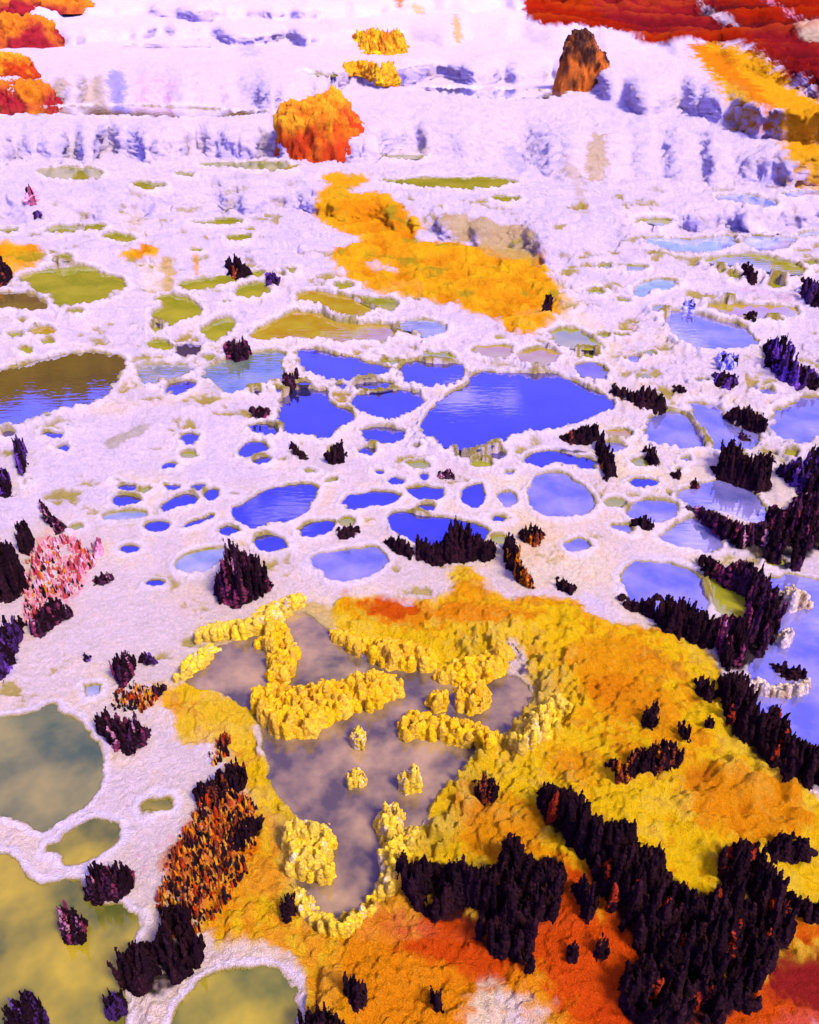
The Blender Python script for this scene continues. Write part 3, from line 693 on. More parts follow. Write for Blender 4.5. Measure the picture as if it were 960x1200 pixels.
# ------------------------------------------------------------------ dark crust rocks: label, outline in the photograph, look, tallest spike (px), spacing (px)
ROCKS = [
 ("small black upright rock on the white terrace beside the olive strip pool at right", [(870,308),(876,306),(882,318),(886,325),(884,335),(877,332),(872,318)], 'dark', 22, 4),
 ("dark rock with blue stains cut by the right edge, above the yellow pool", [(938,322),(950,328),(985,335),(985,362),(945,360),(942,345)], 'purple', 30, 5),
 ("large jagged purple black rock on white ground near the right edge", [(895,400),(905,393),(918,393),(926,405),(926,418),(935,432),(945,428),(958,440),(985,450),(958,455),(930,455),(915,445),(900,432),(897,415)], 'purple', 36, 5),
 ("rounded dark violet rock below a blue and white capped knob", [(834,437),(845,432),(862,437),(865,450),(855,458),(838,452)], 'purple', 14, 4),
 ("blue and white crusted knob with a thin black cap", [(838,416),(848,409),(862,414),(864,422),(858,436),(842,434)], 'bluewhite', 16, 4),
 ("long low black rock at the far right end of the largest blue pool", [(717,455),(722,451),(735,455),(745,458),(755,449),(768,455),(778,468),(775,480),(755,477),(735,470),(722,463)], 'dark', 18, 5),
 ("tiny black rock just right of the long low rock by the blue pool", [(790,453),(797,450),(803,455),(802,461),(792,461)], 'dark', 8, 3),
 ("black rock with thin spikes between two lilac pools at right", [(850,482),(860,476),(872,472),(880,478),(890,484),(898,495),(893,510),(875,505),(860,495),(848,490)], 'dark', 22, 5),
 ("tall black rock with a square head standing over an olive reflection", [(833,552),(843,540),(843,520),(852,513),(862,522),(872,535),(885,530),(905,530),(905,545),(895,555),(905,575),(893,578),(870,570),(845,562)], 'dark', 40, 5),
 ("broad purple rock at the right edge above the black ridge", [(912,545),(940,530),(945,515),(960,510),(985,590),(940,580),(920,562),(910,553)], 'purple', 30, 6),
 ("long dark jagged ridge running from the lilac pools to the right edge", [(800,592),(820,593),(845,605),(870,615),(897,612),(900,592),(920,600),(935,578),(960,575),(985,640),(940,650),(935,670),(915,668),(890,655),(860,640),(835,625),(815,605)], 'darkpink', 38, 6),
 ("black and rusty crooked rock below the right part of the largest pool", [(655,512),(680,498),(700,495),(705,508),(715,520),(722,555),(712,565),(702,545),(698,522),(680,522),(665,522)], 'rust', 22, 5),
 ("small black rock pair on the cream ground right of the yellow hollow", [(756,525),(763,520),(772,538),(772,548),(758,545)], 'dark', 16, 4),
 ("black lump standing in the small blue pool right of centre", [(738,612),(748,605),(758,602),(765,610),(763,624),(752,620)], 'dark', 16, 4),
 ("little black knob on cream ground left of the tall square headed rock", [(787,552),(793,548),(798,553),(797,562),(788,561)], 'dark', 10, 3),
 ("little reddish rock on cream ground above the blue pool at right", [(808,566),(814,560),(820,568),(819,574),(809,574)], 'rust', 10, 3),
 ("small black stub standing on the orange stream", [(638,346),(645,342),(649,352),(645,362),(637,366)], 'dark', 20, 3),
 ("black and rusty rock beside the two small olive pools at left", [(266,305),(275,297),(285,303),(293,318),(290,326),(275,325),(265,315)], 'rust', 20, 4),
 ("small purple black rock right of the rusty rock at left", [(311,320),(318,315),(328,325),(326,336),(315,333)], 'purple', 12, 4),
 ("two headed dark rock on the white rim mirrored in the dark green pool", [(263,402),(275,397),(279,403),(284,393),(290,393),(293,405),(290,422),(275,427),(265,417)], 'darkpink', 22, 4),
 ("forked dark rock on the rim left of the blue pools", [(333,440),(337,432),(341,438),(348,430),(348,445),(340,460),(334,452)], 'darkpink', 20, 4),
 ("low dark red rock on white ground above two small blue pools", [(294,480),(305,473),(320,480),(315,488),(300,492)], 'darkpink', 12, 4),
 ("slanting black rock on the white ground left of a pointed one", [(336,520),(343,517),(355,528),(363,540),(350,538)], 'dark', 12, 4),
 ("pointed black rock leaning left below the blue pools", [(380,537),(390,522),(400,513),(406,530),(402,543),(388,545)], 'dark', 28, 4),
 ("tiny dark spikes on the white rim in the middle", [(514,556),(521,549),(528,548),(533,557),(531,562),(516,561)], 'darkpink', 10, 4),
 ("small black twin rock above the lilac cloud pool", [(393,620),(400,618),(410,612),(420,620),(412,632),(400,632)], 'dark', 12, 4),
 ("low black rock left of the wide jagged one at the central pool", [(450,635),(460,627),(475,632),(484,645),(482,655),(465,650)], 'dark', 18, 4),
 ("wide jagged black rock with a central peak at the edge of the central blue pool", [(489,632),(495,627),(505,640),(520,630),(533,607),(545,612),(555,625),(565,630),(578,635),(580,650),(572,658),(545,658),(510,662),(490,655)], 'dark', 44, 5),
 ("thin black spire with an orange foot right of the wide jagged rock", [(591,640),(595,622),(605,638),(607,655),(622,675),(625,692),(610,685),(598,670),(592,655)], 'rust', 36, 4),
 ("black rock with rusty tips on the cream ground above the yellow mound", [(607,625),(618,613),(630,613),(638,625),(632,640),(615,636)], 'rust', 18, 4),
 ("small pointed black rock at the top of the yellow mound", [(652,675),(662,678),(675,690),(670,698),(655,692)], 'dark', 16, 4),
 ("tall black pyramid rock with dark red flecks left of centre", [(250,690),(265,665),(275,640),(279,632),(285,645),(295,648),(305,655),(315,675),(320,690),(310,697),(290,708),(275,714),(258,706)], 'darkpink', 66, 5),
 ("large black rock cut by the left edge beside the pink crust", [(-25,640),(10,632),(20,635),(28,660),(30,690),(20,705),(-25,705)], 'dark', 60, 6),
 ("narrow black rock standing behind the large black rock at the left edge", [(23,612),(30,611),(38,614),(40,640),(36,652),(25,650)], 'dark', 34, 4),
 ("dark purple rock pile low on the left edge", [(-25,715),(15,708),(25,720),(26,745),(18,770),(5,795),(-25,795)], 'purple', 30, 6),
 ("dark rock above the pink crust at left", [(44,590),(52,586),(60,600),(75,612),(78,622),(68,627),(58,615)], 'darkpink', 22, 4),
 ("black and pink rock below the pink crust at left", [(37,735),(48,712),(60,705),(65,695),(72,705),(85,715),(85,725),(65,732),(50,748),(40,745)], 'darkpink', 26, 4),
 ("small dark rock right of the pink crust", [(110,678),(118,670),(130,668),(133,680),(122,686),(112,686)], 'darkpink', 12, 4),
 ("small pinkish purple upright rock on white ground right of the pink crust", [(110,635),(116,627),(121,635),(121,650),(112,650)], 'pink', 16, 4),
 ("upright dark red rock on white ground above the yellow shore", [(136,775),(143,765),(155,762),(158,775),(155,795),(143,808),(136,795)], 'darkpink', 32, 4),
 ("small dark rock with violet tint right of the upright dark red rock", [(164,772),(170,761),(180,770),(185,780),(166,778)], 'purple', 12, 4),
 ("tiny violet rock alone on the white flat at left", [(98,768),(102,763),(107,770),(105,777),(99,776)], 'purple', 8, 3),
 ("tiny dark rock at the top of the yellow shore left of the front pool", [(179,803),(184,797),(192,801),(190,814),(181,817)], 'darkpink', 12, 4),
 ("dark red spiky cluster on the left shore beside the green pool", [(115,845),(125,830),(150,832),(165,840),(175,855),(170,875),(150,887),(130,872),(118,860)], 'darkpink', 24, 5),
 ("row of black spikes climbing the orange shore left of the front pool", [(228,925),(250,905),(275,885),(288,890),(287,925),(265,940),(235,945)], 'rustdark', 22, 5),
 ("black slanting rock at the right side of the orange nodule bank", [(268,985),(290,955),(308,955),(307,970),(285,995),(270,995)], 'dark', 22, 5),
 ("dark twin headed rock between two green pools at lower left", [(105,1050),(108,1025),(118,1010),(140,1012),(157,1015),(158,1040),(140,1055),(110,1060)], 'darkpink', 32, 5),
 ("dark rock on a pink foot standing in the green pool at lower left", [(73,1055),(88,1060),(102,1080),(98,1108),(78,1105),(75,1080)], 'darkpink', 26, 5),
 ("big black rock mass at the foot of the orange nodule bank", [(148,1135),(145,1120),(165,1105),(185,1110),(195,1070),(220,1060),(225,1090),(240,1110),(235,1130),(215,1145),(190,1170),(160,1165),(147,1150)], 'dark', 46, 6),
 ("black cone rock in the green pool at the lower left corner", [(20,1195),(33,1165),(40,1160),(52,1180),(54,1215),(20,1215)], 'purple', 40, 5),
 ("small black spiky rock between the green pools at the bottom left", [(126,1175),(133,1160),(138,1158),(148,1172),(149,1190),(138,1196),(128,1190)], 'purple', 26, 5),
 ("single smooth black stub on the yellow shore below the front pool", [(331,1055),(337,1048),(343,1050),(344,1068),(338,1080),(332,1075)], 'dark', 30, 4),
 ("small dark rock on the orange slope at the bottom", [(405,1150),(414,1141),(424,1150),(428,1178),(420,1185),(408,1170)], 'dark', 26, 5),
 ("thin dark stub on the orange slope right of the small dark rock", [(505,1160),(511,1155),(517,1170),(519,1186),(511,1186)], 'dark', 26, 4),
 ("black spiky rock cut by the bottom edge beside the green pool", [(357,1190),(370,1180),(385,1178),(400,1190),(400,1230),(357,1230)], 'dark', 30, 5),
 ("wide black spiky ridge on the left of the red slope", [(467,1000),(475,1000),(482,1015),(495,1008),(520,1018),(540,1010),(555,1018),(585,1018),(592,985),(600,975),(615,1005),(630,1010),(640,1005),(658,1015),(660,1040),(645,1080),(630,1085),(620,1110),(628,1140),(600,1125),(575,1120),(560,1105),(555,1085),(530,1075),(510,1080),(490,1065),(468,1045)], 'dark', 46, 8),
 ("largest black spiky ridge crossing the orange mound at lower right", [(630,935),(640,920),(660,925),(675,930),(700,965),(720,965),(733,962),(745,995),(770,995),(775,1020),(800,1040),(810,1050),(840,1050),(850,1035),(838,1010),(840,1000),(860,990),(880,990),(895,1010),(905,1030),(920,1080),(922,1110),(905,1130),(880,1160),(900,1190),(870,1180),(830,1205),(760,1215),(730,1190),(725,1160),(740,1130),(760,1125),(745,1100),(720,1070),(700,1040),(690,1010),(660,985),(640,965)], 'darkember', 50, 9),
 ("small dark rock in the notch between the two black ridges", [(668,1040),(685,1028),(702,1040),(695,1060),(690,1085),(680,1060)], 'dark', 30, 5),
 ("black jagged rock on the orange lumps near the right edge", [(897,990),(908,978),(920,975),(945,985),(950,1000),(930,1012),(905,1010)], 'dark', 26, 6),
 ("black rock running off the right edge below the orange lumps", [(908,1030),(925,1045),(940,1055),(985,1060),(985,1090),(945,1080),(925,1060)], 'dark', 26, 6),
 ("row of dark spikes with rusty bases in the middle of the yellow mound", [(714,890),(720,888),(733,895),(740,880),(755,875),(770,870),(775,862),(788,868),(800,880),(798,895),(775,905),(755,905),(730,918),(720,905)], 'rust', 26, 5),
 ("dark forked rock on the yellow mound right of the front pool", [(557,915),(563,917),(570,905),(583,920),(580,940),(568,943),(558,930)], 'rustdark', 28, 4),
 ("jagged black rock wall between the yellow mound and the blue pool", [(727,705),(735,700),(745,705),(765,697),(773,700),(765,715),(780,697),(800,702),(815,710),(828,720),(835,740),(835,765),(815,755),(790,745),(760,725),(740,718)], 'dark', 36, 6),
 ("tall dark rock slab with red flank above the olive pool at right", [(818,655),(825,650),(850,665),(870,655),(890,670),(905,700),(912,730),(905,755),(890,770),(870,780),(850,790),(840,760),(836,730),(850,720),(875,725),(870,700),(840,685),(825,675)], 'darkpink', 44, 6),
 ("long black ridge descending along the lilac pool to the right edge", [(845,790),(870,790),(875,815),(885,835),(900,840),(905,825),(915,845),(925,865),(955,875),(985,885),(985,930),(945,925),(915,905),(885,885),(860,860),(850,835),(843,815)], 'darkember', 40, 7),
 ("dark pointed rock on the upper right of the yellow mound", [(813,800),(822,790),(838,805),(842,818),(828,822)], 'dark', 22, 5),
 ("dark spike with rusty foot on the yellow mound, left one of a trio", [(752,842),(760,824),(766,822),(770,845),(762,855),(753,853)], 'rustdark', 26, 4),
 ("thin dark spike on the yellow mound, middle one of a trio", [(795,848),(799,842),(804,852),(807,868),(800,868)], 'rustdark', 22, 3),
 ("short dark spike on the yellow mound, right one of a trio", [(827,842),(831,837),(835,845),(834,854),(827,853)], 'dark', 14, 3),
 ("flat black rock islet in the lilac pool at the right edge", [(904,780),(918,774),(930,780),(940,778),(945,793),(930,800),(912,792)], 'dark', 14, 5),
 ("narrow purple rock on the white bank below the big left pool", [(22,510),(27,504),(30,515),(29,545),(27,560),(22,555)], 'purple', 34, 4),
 ("dark purple rock at the left edge below the white bank", [(-10,560),(4,545),(12,548),(14,570),(10,582),(-10,580)], 'purple', 26, 4),
 ("small pink and brown rock on the upper left terrace", [(30,222),(36,215),(42,220),(44,236),(36,242),(32,236)], 'pink', 18, 4),
 ("small slate blue rock just below the pink one on the upper left terrace", [(40,247),(46,244),(50,252),(49,257),(41,256)], 'purple', 8, 3),
 ("black rock wedge at the left edge behind the olive pool", [(-12,300),(2,299),(10,308),(15,325),(8,334),(-12,338)], 'rustdark', 22, 4),
 ("tiny dark rock in the yellow pool near the right edge", [(872,368),(880,361),(886,366),(884,376),(874,375)], 'dark', 10, 3),
 ("tiny black twin spikes beside the long ridge at the lilac water", [(866,500),(872,506),(880,512),(878,520),(868,516)], 'darkpink', 10, 4),
 ("small smooth bluish stone at the head of the lilac pool", [(799,358),(804,350),(812,350),(815,358),(813,365),(800,365)], 'bluewhite', 14, 3),
 ("small dark rock on the red slope between the two ridges", [(664,1110),(670,1104),(676,1112),(675,1130),(667,1128)], 'dark', 16, 4),
 ("dark upright stub on the red slope left of the largest ridge", [(696,1098),(706,1098),(712,1112),(706,1124),(697,1122)], 'rustdark', 18, 4),
]
PAL = {
 'dark': ([DARK, DARK * 1.4, np.array([.032, .010, .012])], [.5, .3, .2]),
 'purple': ([DARK, np.array([.05, .018, .07]), np.array([.14, .05, .25])], [.55, .32, .13]),
 'darkpink': ([DARK, np.array([.05, .015, .03]), np.array([.20, .03, .06]), PINK * .6], [.58, .28, .11, .03]),
 'rust': ([DARK, DARK * 1.3, np.array([.20, .04, .012]), ORA * .7], [.62, .26, .08, .04]),
 'rustdark': ([DARK, DARK * 1.3, np.array([.20, .04, .012])], [.55, .3, .15]),
 'darkember': ([DARK, np.array([.030, .010, .012]), np.array([.30, .03, .008])], [.62, .34, .04]),
 'pink': ([PINK, np.array([.30, .07, .10]), np.array([.70, .42, .42]), DARK], [.45, .25, .2, .1]),
 'bluewhite': ([np.array([.45, .42, .75]), np.array([.16, .14, .5]), DARK], [.5, .3, .2]),
 'emberbank': ([ORA * .8, np.array([.55, .26, .02]), np.array([.22, .035, .010]), DARK, RED * .7], [.14, .10, .22, .44, .10]),
 'pinkbank': ([np.array([.58, .19, .21]), np.array([.60, .36, .38]), np.array([.36, .04, .04]), ORA * .7, DARK], [.34, .12, .30, .06, .18]),
 'yellow': ([YEL * .8, np.array([.60, .40, .03]), PYEL * .8, GOLD * .8], [.42, .28, .2, .1]),
 'paleyellow': ([PYEL * .85, CREAMY * .65, YEL * .85], [.55, .1, .35]),
 'straw': ([GOLD, YEL, ORA], [.5, .2, .3]),
 'ember': ([RED, ORA, DRED], [.45, .3, .25]),
 'orangelump': ([GOLD, ORA, np.array([.45, .13, .008])], [.5, .3, .2]),
}
def inpoly(x, y, P):
    c = False; n = len(P)
    for i in range(n):
        ax, ay = P[i]; bx, by = P[(i + 1) % n]
        if (ay > y) != (by > y) and x < (bx - ax) * (y - ay) / (by - ay) + ax: c = not c
    return c
def column(x, P):
    ys = []
    n = len(P)
    for i in range(n):
        ax, ay = P[i]; bx, by = P[(i + 1) % n]
        if (ax > x) != (bx > x): ys.append(ay + (x - ax) * (by - ay) / (bx - ax))
    return sorted(ys)
SPIKE_T = np.array([0, .2, .42, .62, .8, .93, 1.0])
SPIKE_R = np.array([1.15, 1.1, 1.0, .86, .62, .36, .05])
BULB_R = np.array([1.0, 1.0, .97, .92, .78, .50, .05])
NS = 8
from mathutils.kdtree import KDTree
def fused(o, V, cols, voxel, amp, freq, jag):
    """grow the separate spikes together into one ragged crust"""
    md = o.modifiers.new('r', 'REMESH'); md.mode = 'VOXEL'; md.voxel_size = voxel
    dg = bpy.context.evaluated_depsgraph_get()
    me = bpy.data.meshes.new_from_object(o.evaluated_get(dg))
    old = o.data; o.modifiers.clear()
    n = len(me.vertices)
    P = np.empty(n * 3, np.float32); me.vertices.foreach_get('co', P); P = P.reshape(-1, 3).astype(float)
    Nn = np.empty(n * 3, np.float32); me.vertices.foreach_get('normal', Nn); Nn = Nn.reshape(-1, 3)
    stp = max(1, len(V) // 40000)
    kd = KDTree(len(V[::stp]))
    for i, p in enumerate(V[::stp]): kd.insert(p, i)
    kd.balance()
    near_i = np.array([kd.find(p)[1] for p in P])
    c = cols[::stp][near_i]
    f = freq
    x, y, z = P.T
    dsp = amp * (fbm(x * f, y * f, z * f * .6, 3, .6) + jag * (np.abs(vnoise(x * f * 1.7, y * f * 1.7, z * f * .5)) * -1.3 + .4))
    P = P + Nn * dsp[:, None]
    me.vertices.foreach_set('co', P.astype(np.float32).ravel())
    for a in list(me.attributes):
        if a.name == 'Col': me.attributes.remove(a)
    a = me.attributes.new('Col', 'FLOAT_COLOR', 'POINT')
    c4 = np.ones((n, 4), np.float32); c4[:, :3] = np.clip(c * (1 + .25 * vnoise(x * f * 2, y * f * 2, z * f * 2))[:, None], 0, .9)
    a.data.foreach_set('color', c4.ravel())
    me.polygons.foreach_set('use_smooth', np.full(len(me.polygons), True))
    if not me.materials: me.materials.append(old.materials[0])
    me.update()
    o.data = me; bpy.data.meshes.remove(old); me.name = o.name
def spikes(name, bases, heights, radii, colors, m, rounded=False, lean=0.12, tipc=None, fuse=None, basec=None):
    nk = len(bases); nr = len(SPIKE_T)
    bases = np.array(bases); heights = np.array(heights); radii = np.array(radii)
    prof = BULB_R if rounded else SPIKE_R
    ang = np.linspace(0, 2 * np.pi, NS, endpoint=False)[None, None, :] + rng.random((nk, 1, 1)) * 6.3
    jit = 1 + (0.14 if rounded else 0.34) * (rng.random((nk, nr, NS)) * 2 - 1)
    rad = radii[:, None, None] * prof[None, :, None] * jit
    ln = (rng.random((nk, 2)) * 2 - 1) * lean
    wob = (rng.random((nk, nr, 2)) * 2 - 1) * (0.05 if rounded else 0.22) * radii[:, None, None]
    hz = heights[:, None] * SPIKE_T[None, :]
    x = bases[:, None, None, 0] + rad * np.cos(ang) + (ln[:, None, 0] * hz + wob[..., 0])[..., None]
    y = bases[:, None, None, 1] + rad * np.sin(ang) + (ln[:, None, 1] * hz + wob[..., 1])[..., None]
    zj = (0.03 if rounded else 0.09) * (rng.random((nk, nr, NS)) * 2 - 1) * heights[:, None, None]
    zj[:, 0] = 0
    z = bases[:, None, None, 2] + hz[..., None] + zj
    V = np.stack([x, y, z], -1).reshape(-1, 3)
    K, J, I = np.meshgrid(np.arange(nk), np.arange(nr - 1), np.arange(NS), indexing='ij')
    a = (K * nr + J) * NS + I; b = (K * nr + J) * NS + (I + 1) % NS
    Fq = np.stack([a, b, b + NS, a + NS], -1).reshape(-1, 4)
    k0 = np.arange(nk)[:, None] * nr * NS
    capf = np.array([[0, 3, 2, 1], [0, 7, 4, 3], [4, 7, 6, 5]]).ravel()[None, :]
    Fq = np.concatenate([Fq, (k0 + capf).reshape(-1, 4), (k0 + (nr - 1) * NS + capf.reshape(-1, 4)[:, ::-1].ravel()[None, :]).reshape(-1, 4)])
    cc = np.repeat(np.repeat(np.array(colors)[:, None, None, :], nr, 1), NS, 2)
    cc = cc * (0.8 + 0.4 * rng.random((nk, nr, NS, 1)))
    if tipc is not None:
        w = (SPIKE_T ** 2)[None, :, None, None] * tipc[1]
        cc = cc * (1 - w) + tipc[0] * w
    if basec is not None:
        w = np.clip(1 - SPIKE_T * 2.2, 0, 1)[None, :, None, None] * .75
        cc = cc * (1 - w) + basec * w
    o = mesh_obj(name, V, Fq, 4, m, cc.reshape(-1, 3), smooth=rounded)
    if fuse: fused(o, V, cc.reshape(-1, 3), *fuse)
    ctr = np.array([bases[:, 0].mean(), bases[:, 1].mean(), bases[:, 2].min()])
    o.data.transform(__import__('mathutils').Matrix.Translation(-ctr)); o.location = ctr
    return o
def cluster(name, poly, pal, hmax, sp, m, rounded=False, deep=None, full=False, rk=0.62, tipc=None, hmin=0.45, lowacc=None, fuse=None, basec=None, ragged=0, sink=True):
    P = np.array(poly, float)
    x0, x1 = P[:, 0].min(), P[:, 0].max(); ext = P[:, 1].max() - P[:, 1].min()
    cs, pr = PAL[pal]
    B, Hh, Rr, Cc = [], [], [], []
    xs = np.arange(x0 + sp * .3, x1, sp * .8)
    for x in xs:
        y = P[:, 1].min()
        while y < P[:, 1].max() + 1:
            xx = x + random.uniform(-.45, .45) * sp; yy = y + random.uniform(-.45, .45) * sp
            y += sp * 0.8
            if not inpoly(xx, yy, P): continue
            ys = column(xx, P)
            up = [q for q in ys if q <= yy]; dn = [q for q in ys if q >= yy]
            if not up: continue
            top, bot = up[-1], (dn[0] if dn else yy)
            avail = yy - top
            colh = bot - top
            if not full and ext < 90 and avail < 0.45 * colh and colh > sp * 2.2: continue
            if ext > 90 and fuse and avail > 26 and vnoise(np.array([xx / 13.0]), np.array([yy / 17.0]), np.array([2.5]))[0] + .5 * vnoise(np.array([xx / 5.0]), np.array([yy / 6.0]), np.array([8.5]))[0] > .28 - .34 * (yy - P[:, 1].min()) / ext: continue
            if avail < sp * 0.35: avail = sp * 0.35
            if not sink: avail = max(avail, 7)
            h = min(avail * random.uniform(.92, 1.04), hmax * random.uniform(hmin, 1.0) * (.62 if ext > 90 and avail > hmax else 1)) if avail < hmax * .9 or random.random() < .9 else hmax * random.uniform(.8, 1.0)
            if ragged:
                g = vnoise(np.array([xx / 11.0]), np.array([yy / 9.0]), np.array([5.5]))[0] + .6 * vnoise(np.array([xx / 4.0]), np.array([yy / 4.0]), np.array([1.5]))[0]
                if g > ragged: continue
                h *= float(np.clip(.95 - .5 * g, .7, 1.2) if rounded else np.clip(.75 - .9 * g, .3, 1.25)); h = min(h, max(avail * 1.04, 4))
            p = hit(xx, yy, Zfill)
            d = math.hypot(p[1], H - p[2])
            dx, dy, dz = (float(q) for q in ray(xx, yy - h))
            zt = H + dz * p[1] / dy
            hz = zt - p[2]
            if hz <= 0: continue
            rad = sp * rk * (random.uniform(.7, 1.45) if rounded else random.uniform(.7, 1.3)) * d / F
            B.append(p - np.array([0, 0, .06])); Hh.append(hz + .06); Rr.append(rad)
            pp = np.array(pr)
            if lowacc is not None:
                k = (yy - P[:, 1].min()) / max(ext, 1)
                pp = pp * np.where(np.arange(len(pp)) < 2, 1.6 - 1.2 * k, .3 + 1.6 * k); pp /= pp.sum()
            Cc.append(cs[rng.choice(len(cs), p=pp)])
    if not B: return None
    if fuse and ext < 90:
        for b, r_, c in list(zip(B, Rr, Cc)):
            B.append(b); Hh.append(.06 + r_ * (.3 if rounded else 1.2)); Rr.append(r_ * (1.15 if rounded else 1.9)); Cc.append(c)
    fz = None
    if fuse:
        px = np.mean([math.hypot(b[1], H - b[2]) for b in B]) / F
        fz = (px * fuse[0], px * fuse[1], 1 / (px * fuse[2]), fuse[3])
    return spikes(name, B, Hh, Rr, Cc, m, rounded, tipc=tipc, fuse=fz, basec=basec)
def tag(o, label, cat, group=None):
    o['label'] = label; o['category'] = cat
    if group: o['group'] = group
    return o

Zfill = np.where(isin & (inside < 0), np.maximum(Zg, ins_lv - .003), Zg)
# dark backing colour blended into the ground within each rock's outline
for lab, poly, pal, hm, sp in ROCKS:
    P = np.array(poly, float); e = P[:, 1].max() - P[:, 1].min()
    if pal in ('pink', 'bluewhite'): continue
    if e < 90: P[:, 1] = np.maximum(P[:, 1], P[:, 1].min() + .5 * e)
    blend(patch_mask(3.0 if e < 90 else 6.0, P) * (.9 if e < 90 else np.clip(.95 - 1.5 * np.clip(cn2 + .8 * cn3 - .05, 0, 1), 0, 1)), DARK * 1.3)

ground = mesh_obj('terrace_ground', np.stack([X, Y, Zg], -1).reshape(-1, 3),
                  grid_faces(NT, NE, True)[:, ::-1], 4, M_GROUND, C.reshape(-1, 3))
ground['kind'] = 'structure'

# ------------------------------------------------------------------ water sheets
for kind, poly, lv, rim, px in pool_geo:
    nx = np.roll(poly, -1, 0)
    poly = np.stack([poly, poly * .67 + nx * .33, poly * .33 + nx * .67], 1).reshape(-1, 2)
    warp = fbm(poly[:, 0] * 16, poly[:, 1] * 16, 0 * poly[:, 0], 3, .6) * .9 + vnoise(poly[:, 0] * 6.5, poly[:, 1] * 5, 0 * poly[:, 0]) * 1.4
    warp = np.clip(warp, -.15, 1.5)
    nrm = np.roll(poly, -1, 0) - np.roll(poly, 1, 0)
    nrm = np.stack([nrm[:, 1], -nrm[:, 0]], 1)
    nrm /= np.linalg.norm(nrm, axis=1, keepdims=True) + 1e-9
    area = 0.5 * np.sum(poly[:, 0] * np.roll(poly[:, 1], -1) - np.roll(poly[:, 0], -1) * poly[:, 1])
    if area < 0: nrm = -nrm
    q = poly + nrm * (rim * (0.55 - warp))[:, None]
    if area < 0: q = q[::-1]
    me = bpy.data.meshes.new('water')
    c = q.mean(0)
    me.from_pydata([(x - c[0], y - c[1], 0) for x, y in q], [], [list(range(len(q)))])
    me.materials.append(WM[kind])
    o = bpy.data.objects.new('water', me); col.objects.link(o)
    o.location = (c[0], c[1], lv); o['kind'] = 'structure'

# ------------------------------------------------------------------ rocks
for lab, poly, pal, hm, sp in ROCKS:
    o = cluster('spiky_rock' if pal != 'bluewhite' else 'crusted_stone', poly, pal, hm, sp * .8, M_ROCK, rounded=pal == 'bluewhite', fuse=(1.0, 1.5, 3.2, .9), rk=.66, hmin=.3, lowacc=1 if pal in ('rust',) else None)
    if o: tag(o, lab, 'rock', 'dark spiky rocks on the terrace')

# banks of small rounded nodules
BANKS = [
 ("bank of orange and black mineral nodules on the shore left of the front pool", [(182,1060),(195,1010),(225,960),(232,935),(270,925),(300,940),(300,985),(290,1020),(262,1065),(225,1105),(200,1100)], 'emberbank', 13, 3.6, 'mineral crust'),
 ("bank of pink and coral mineral nodules beside the black rocks at left", [(30,660),(50,630),(75,625),(100,635),(112,655),(105,685),(80,700),(50,715),(30,740),(28,700)], 'pinkbank', 12, 3.4, 'mineral crust'),
 ("dark orange nodule tuft at the top of the yellow shore at left", [(245,880),(262,858),(270,862),(268,885),(250,900)], 'emberbank', 14, 3.6, 'mineral crust'),
 ("small tan and orange nodule patch above the dark red cluster at left", [(128,812),(160,798),(188,815),(175,838),(135,830)], 'emberbank', 9, 3.6, 'mineral crust'),
]
for lab, poly, pal, hm, sp, cat in BANKS:
    tag(cluster('nodule_bank', poly, pal, hm, sp, M_NOD, False, full=True, hmin=.25, ragged=.28), lab, cat, 'banks of mineral nodules')

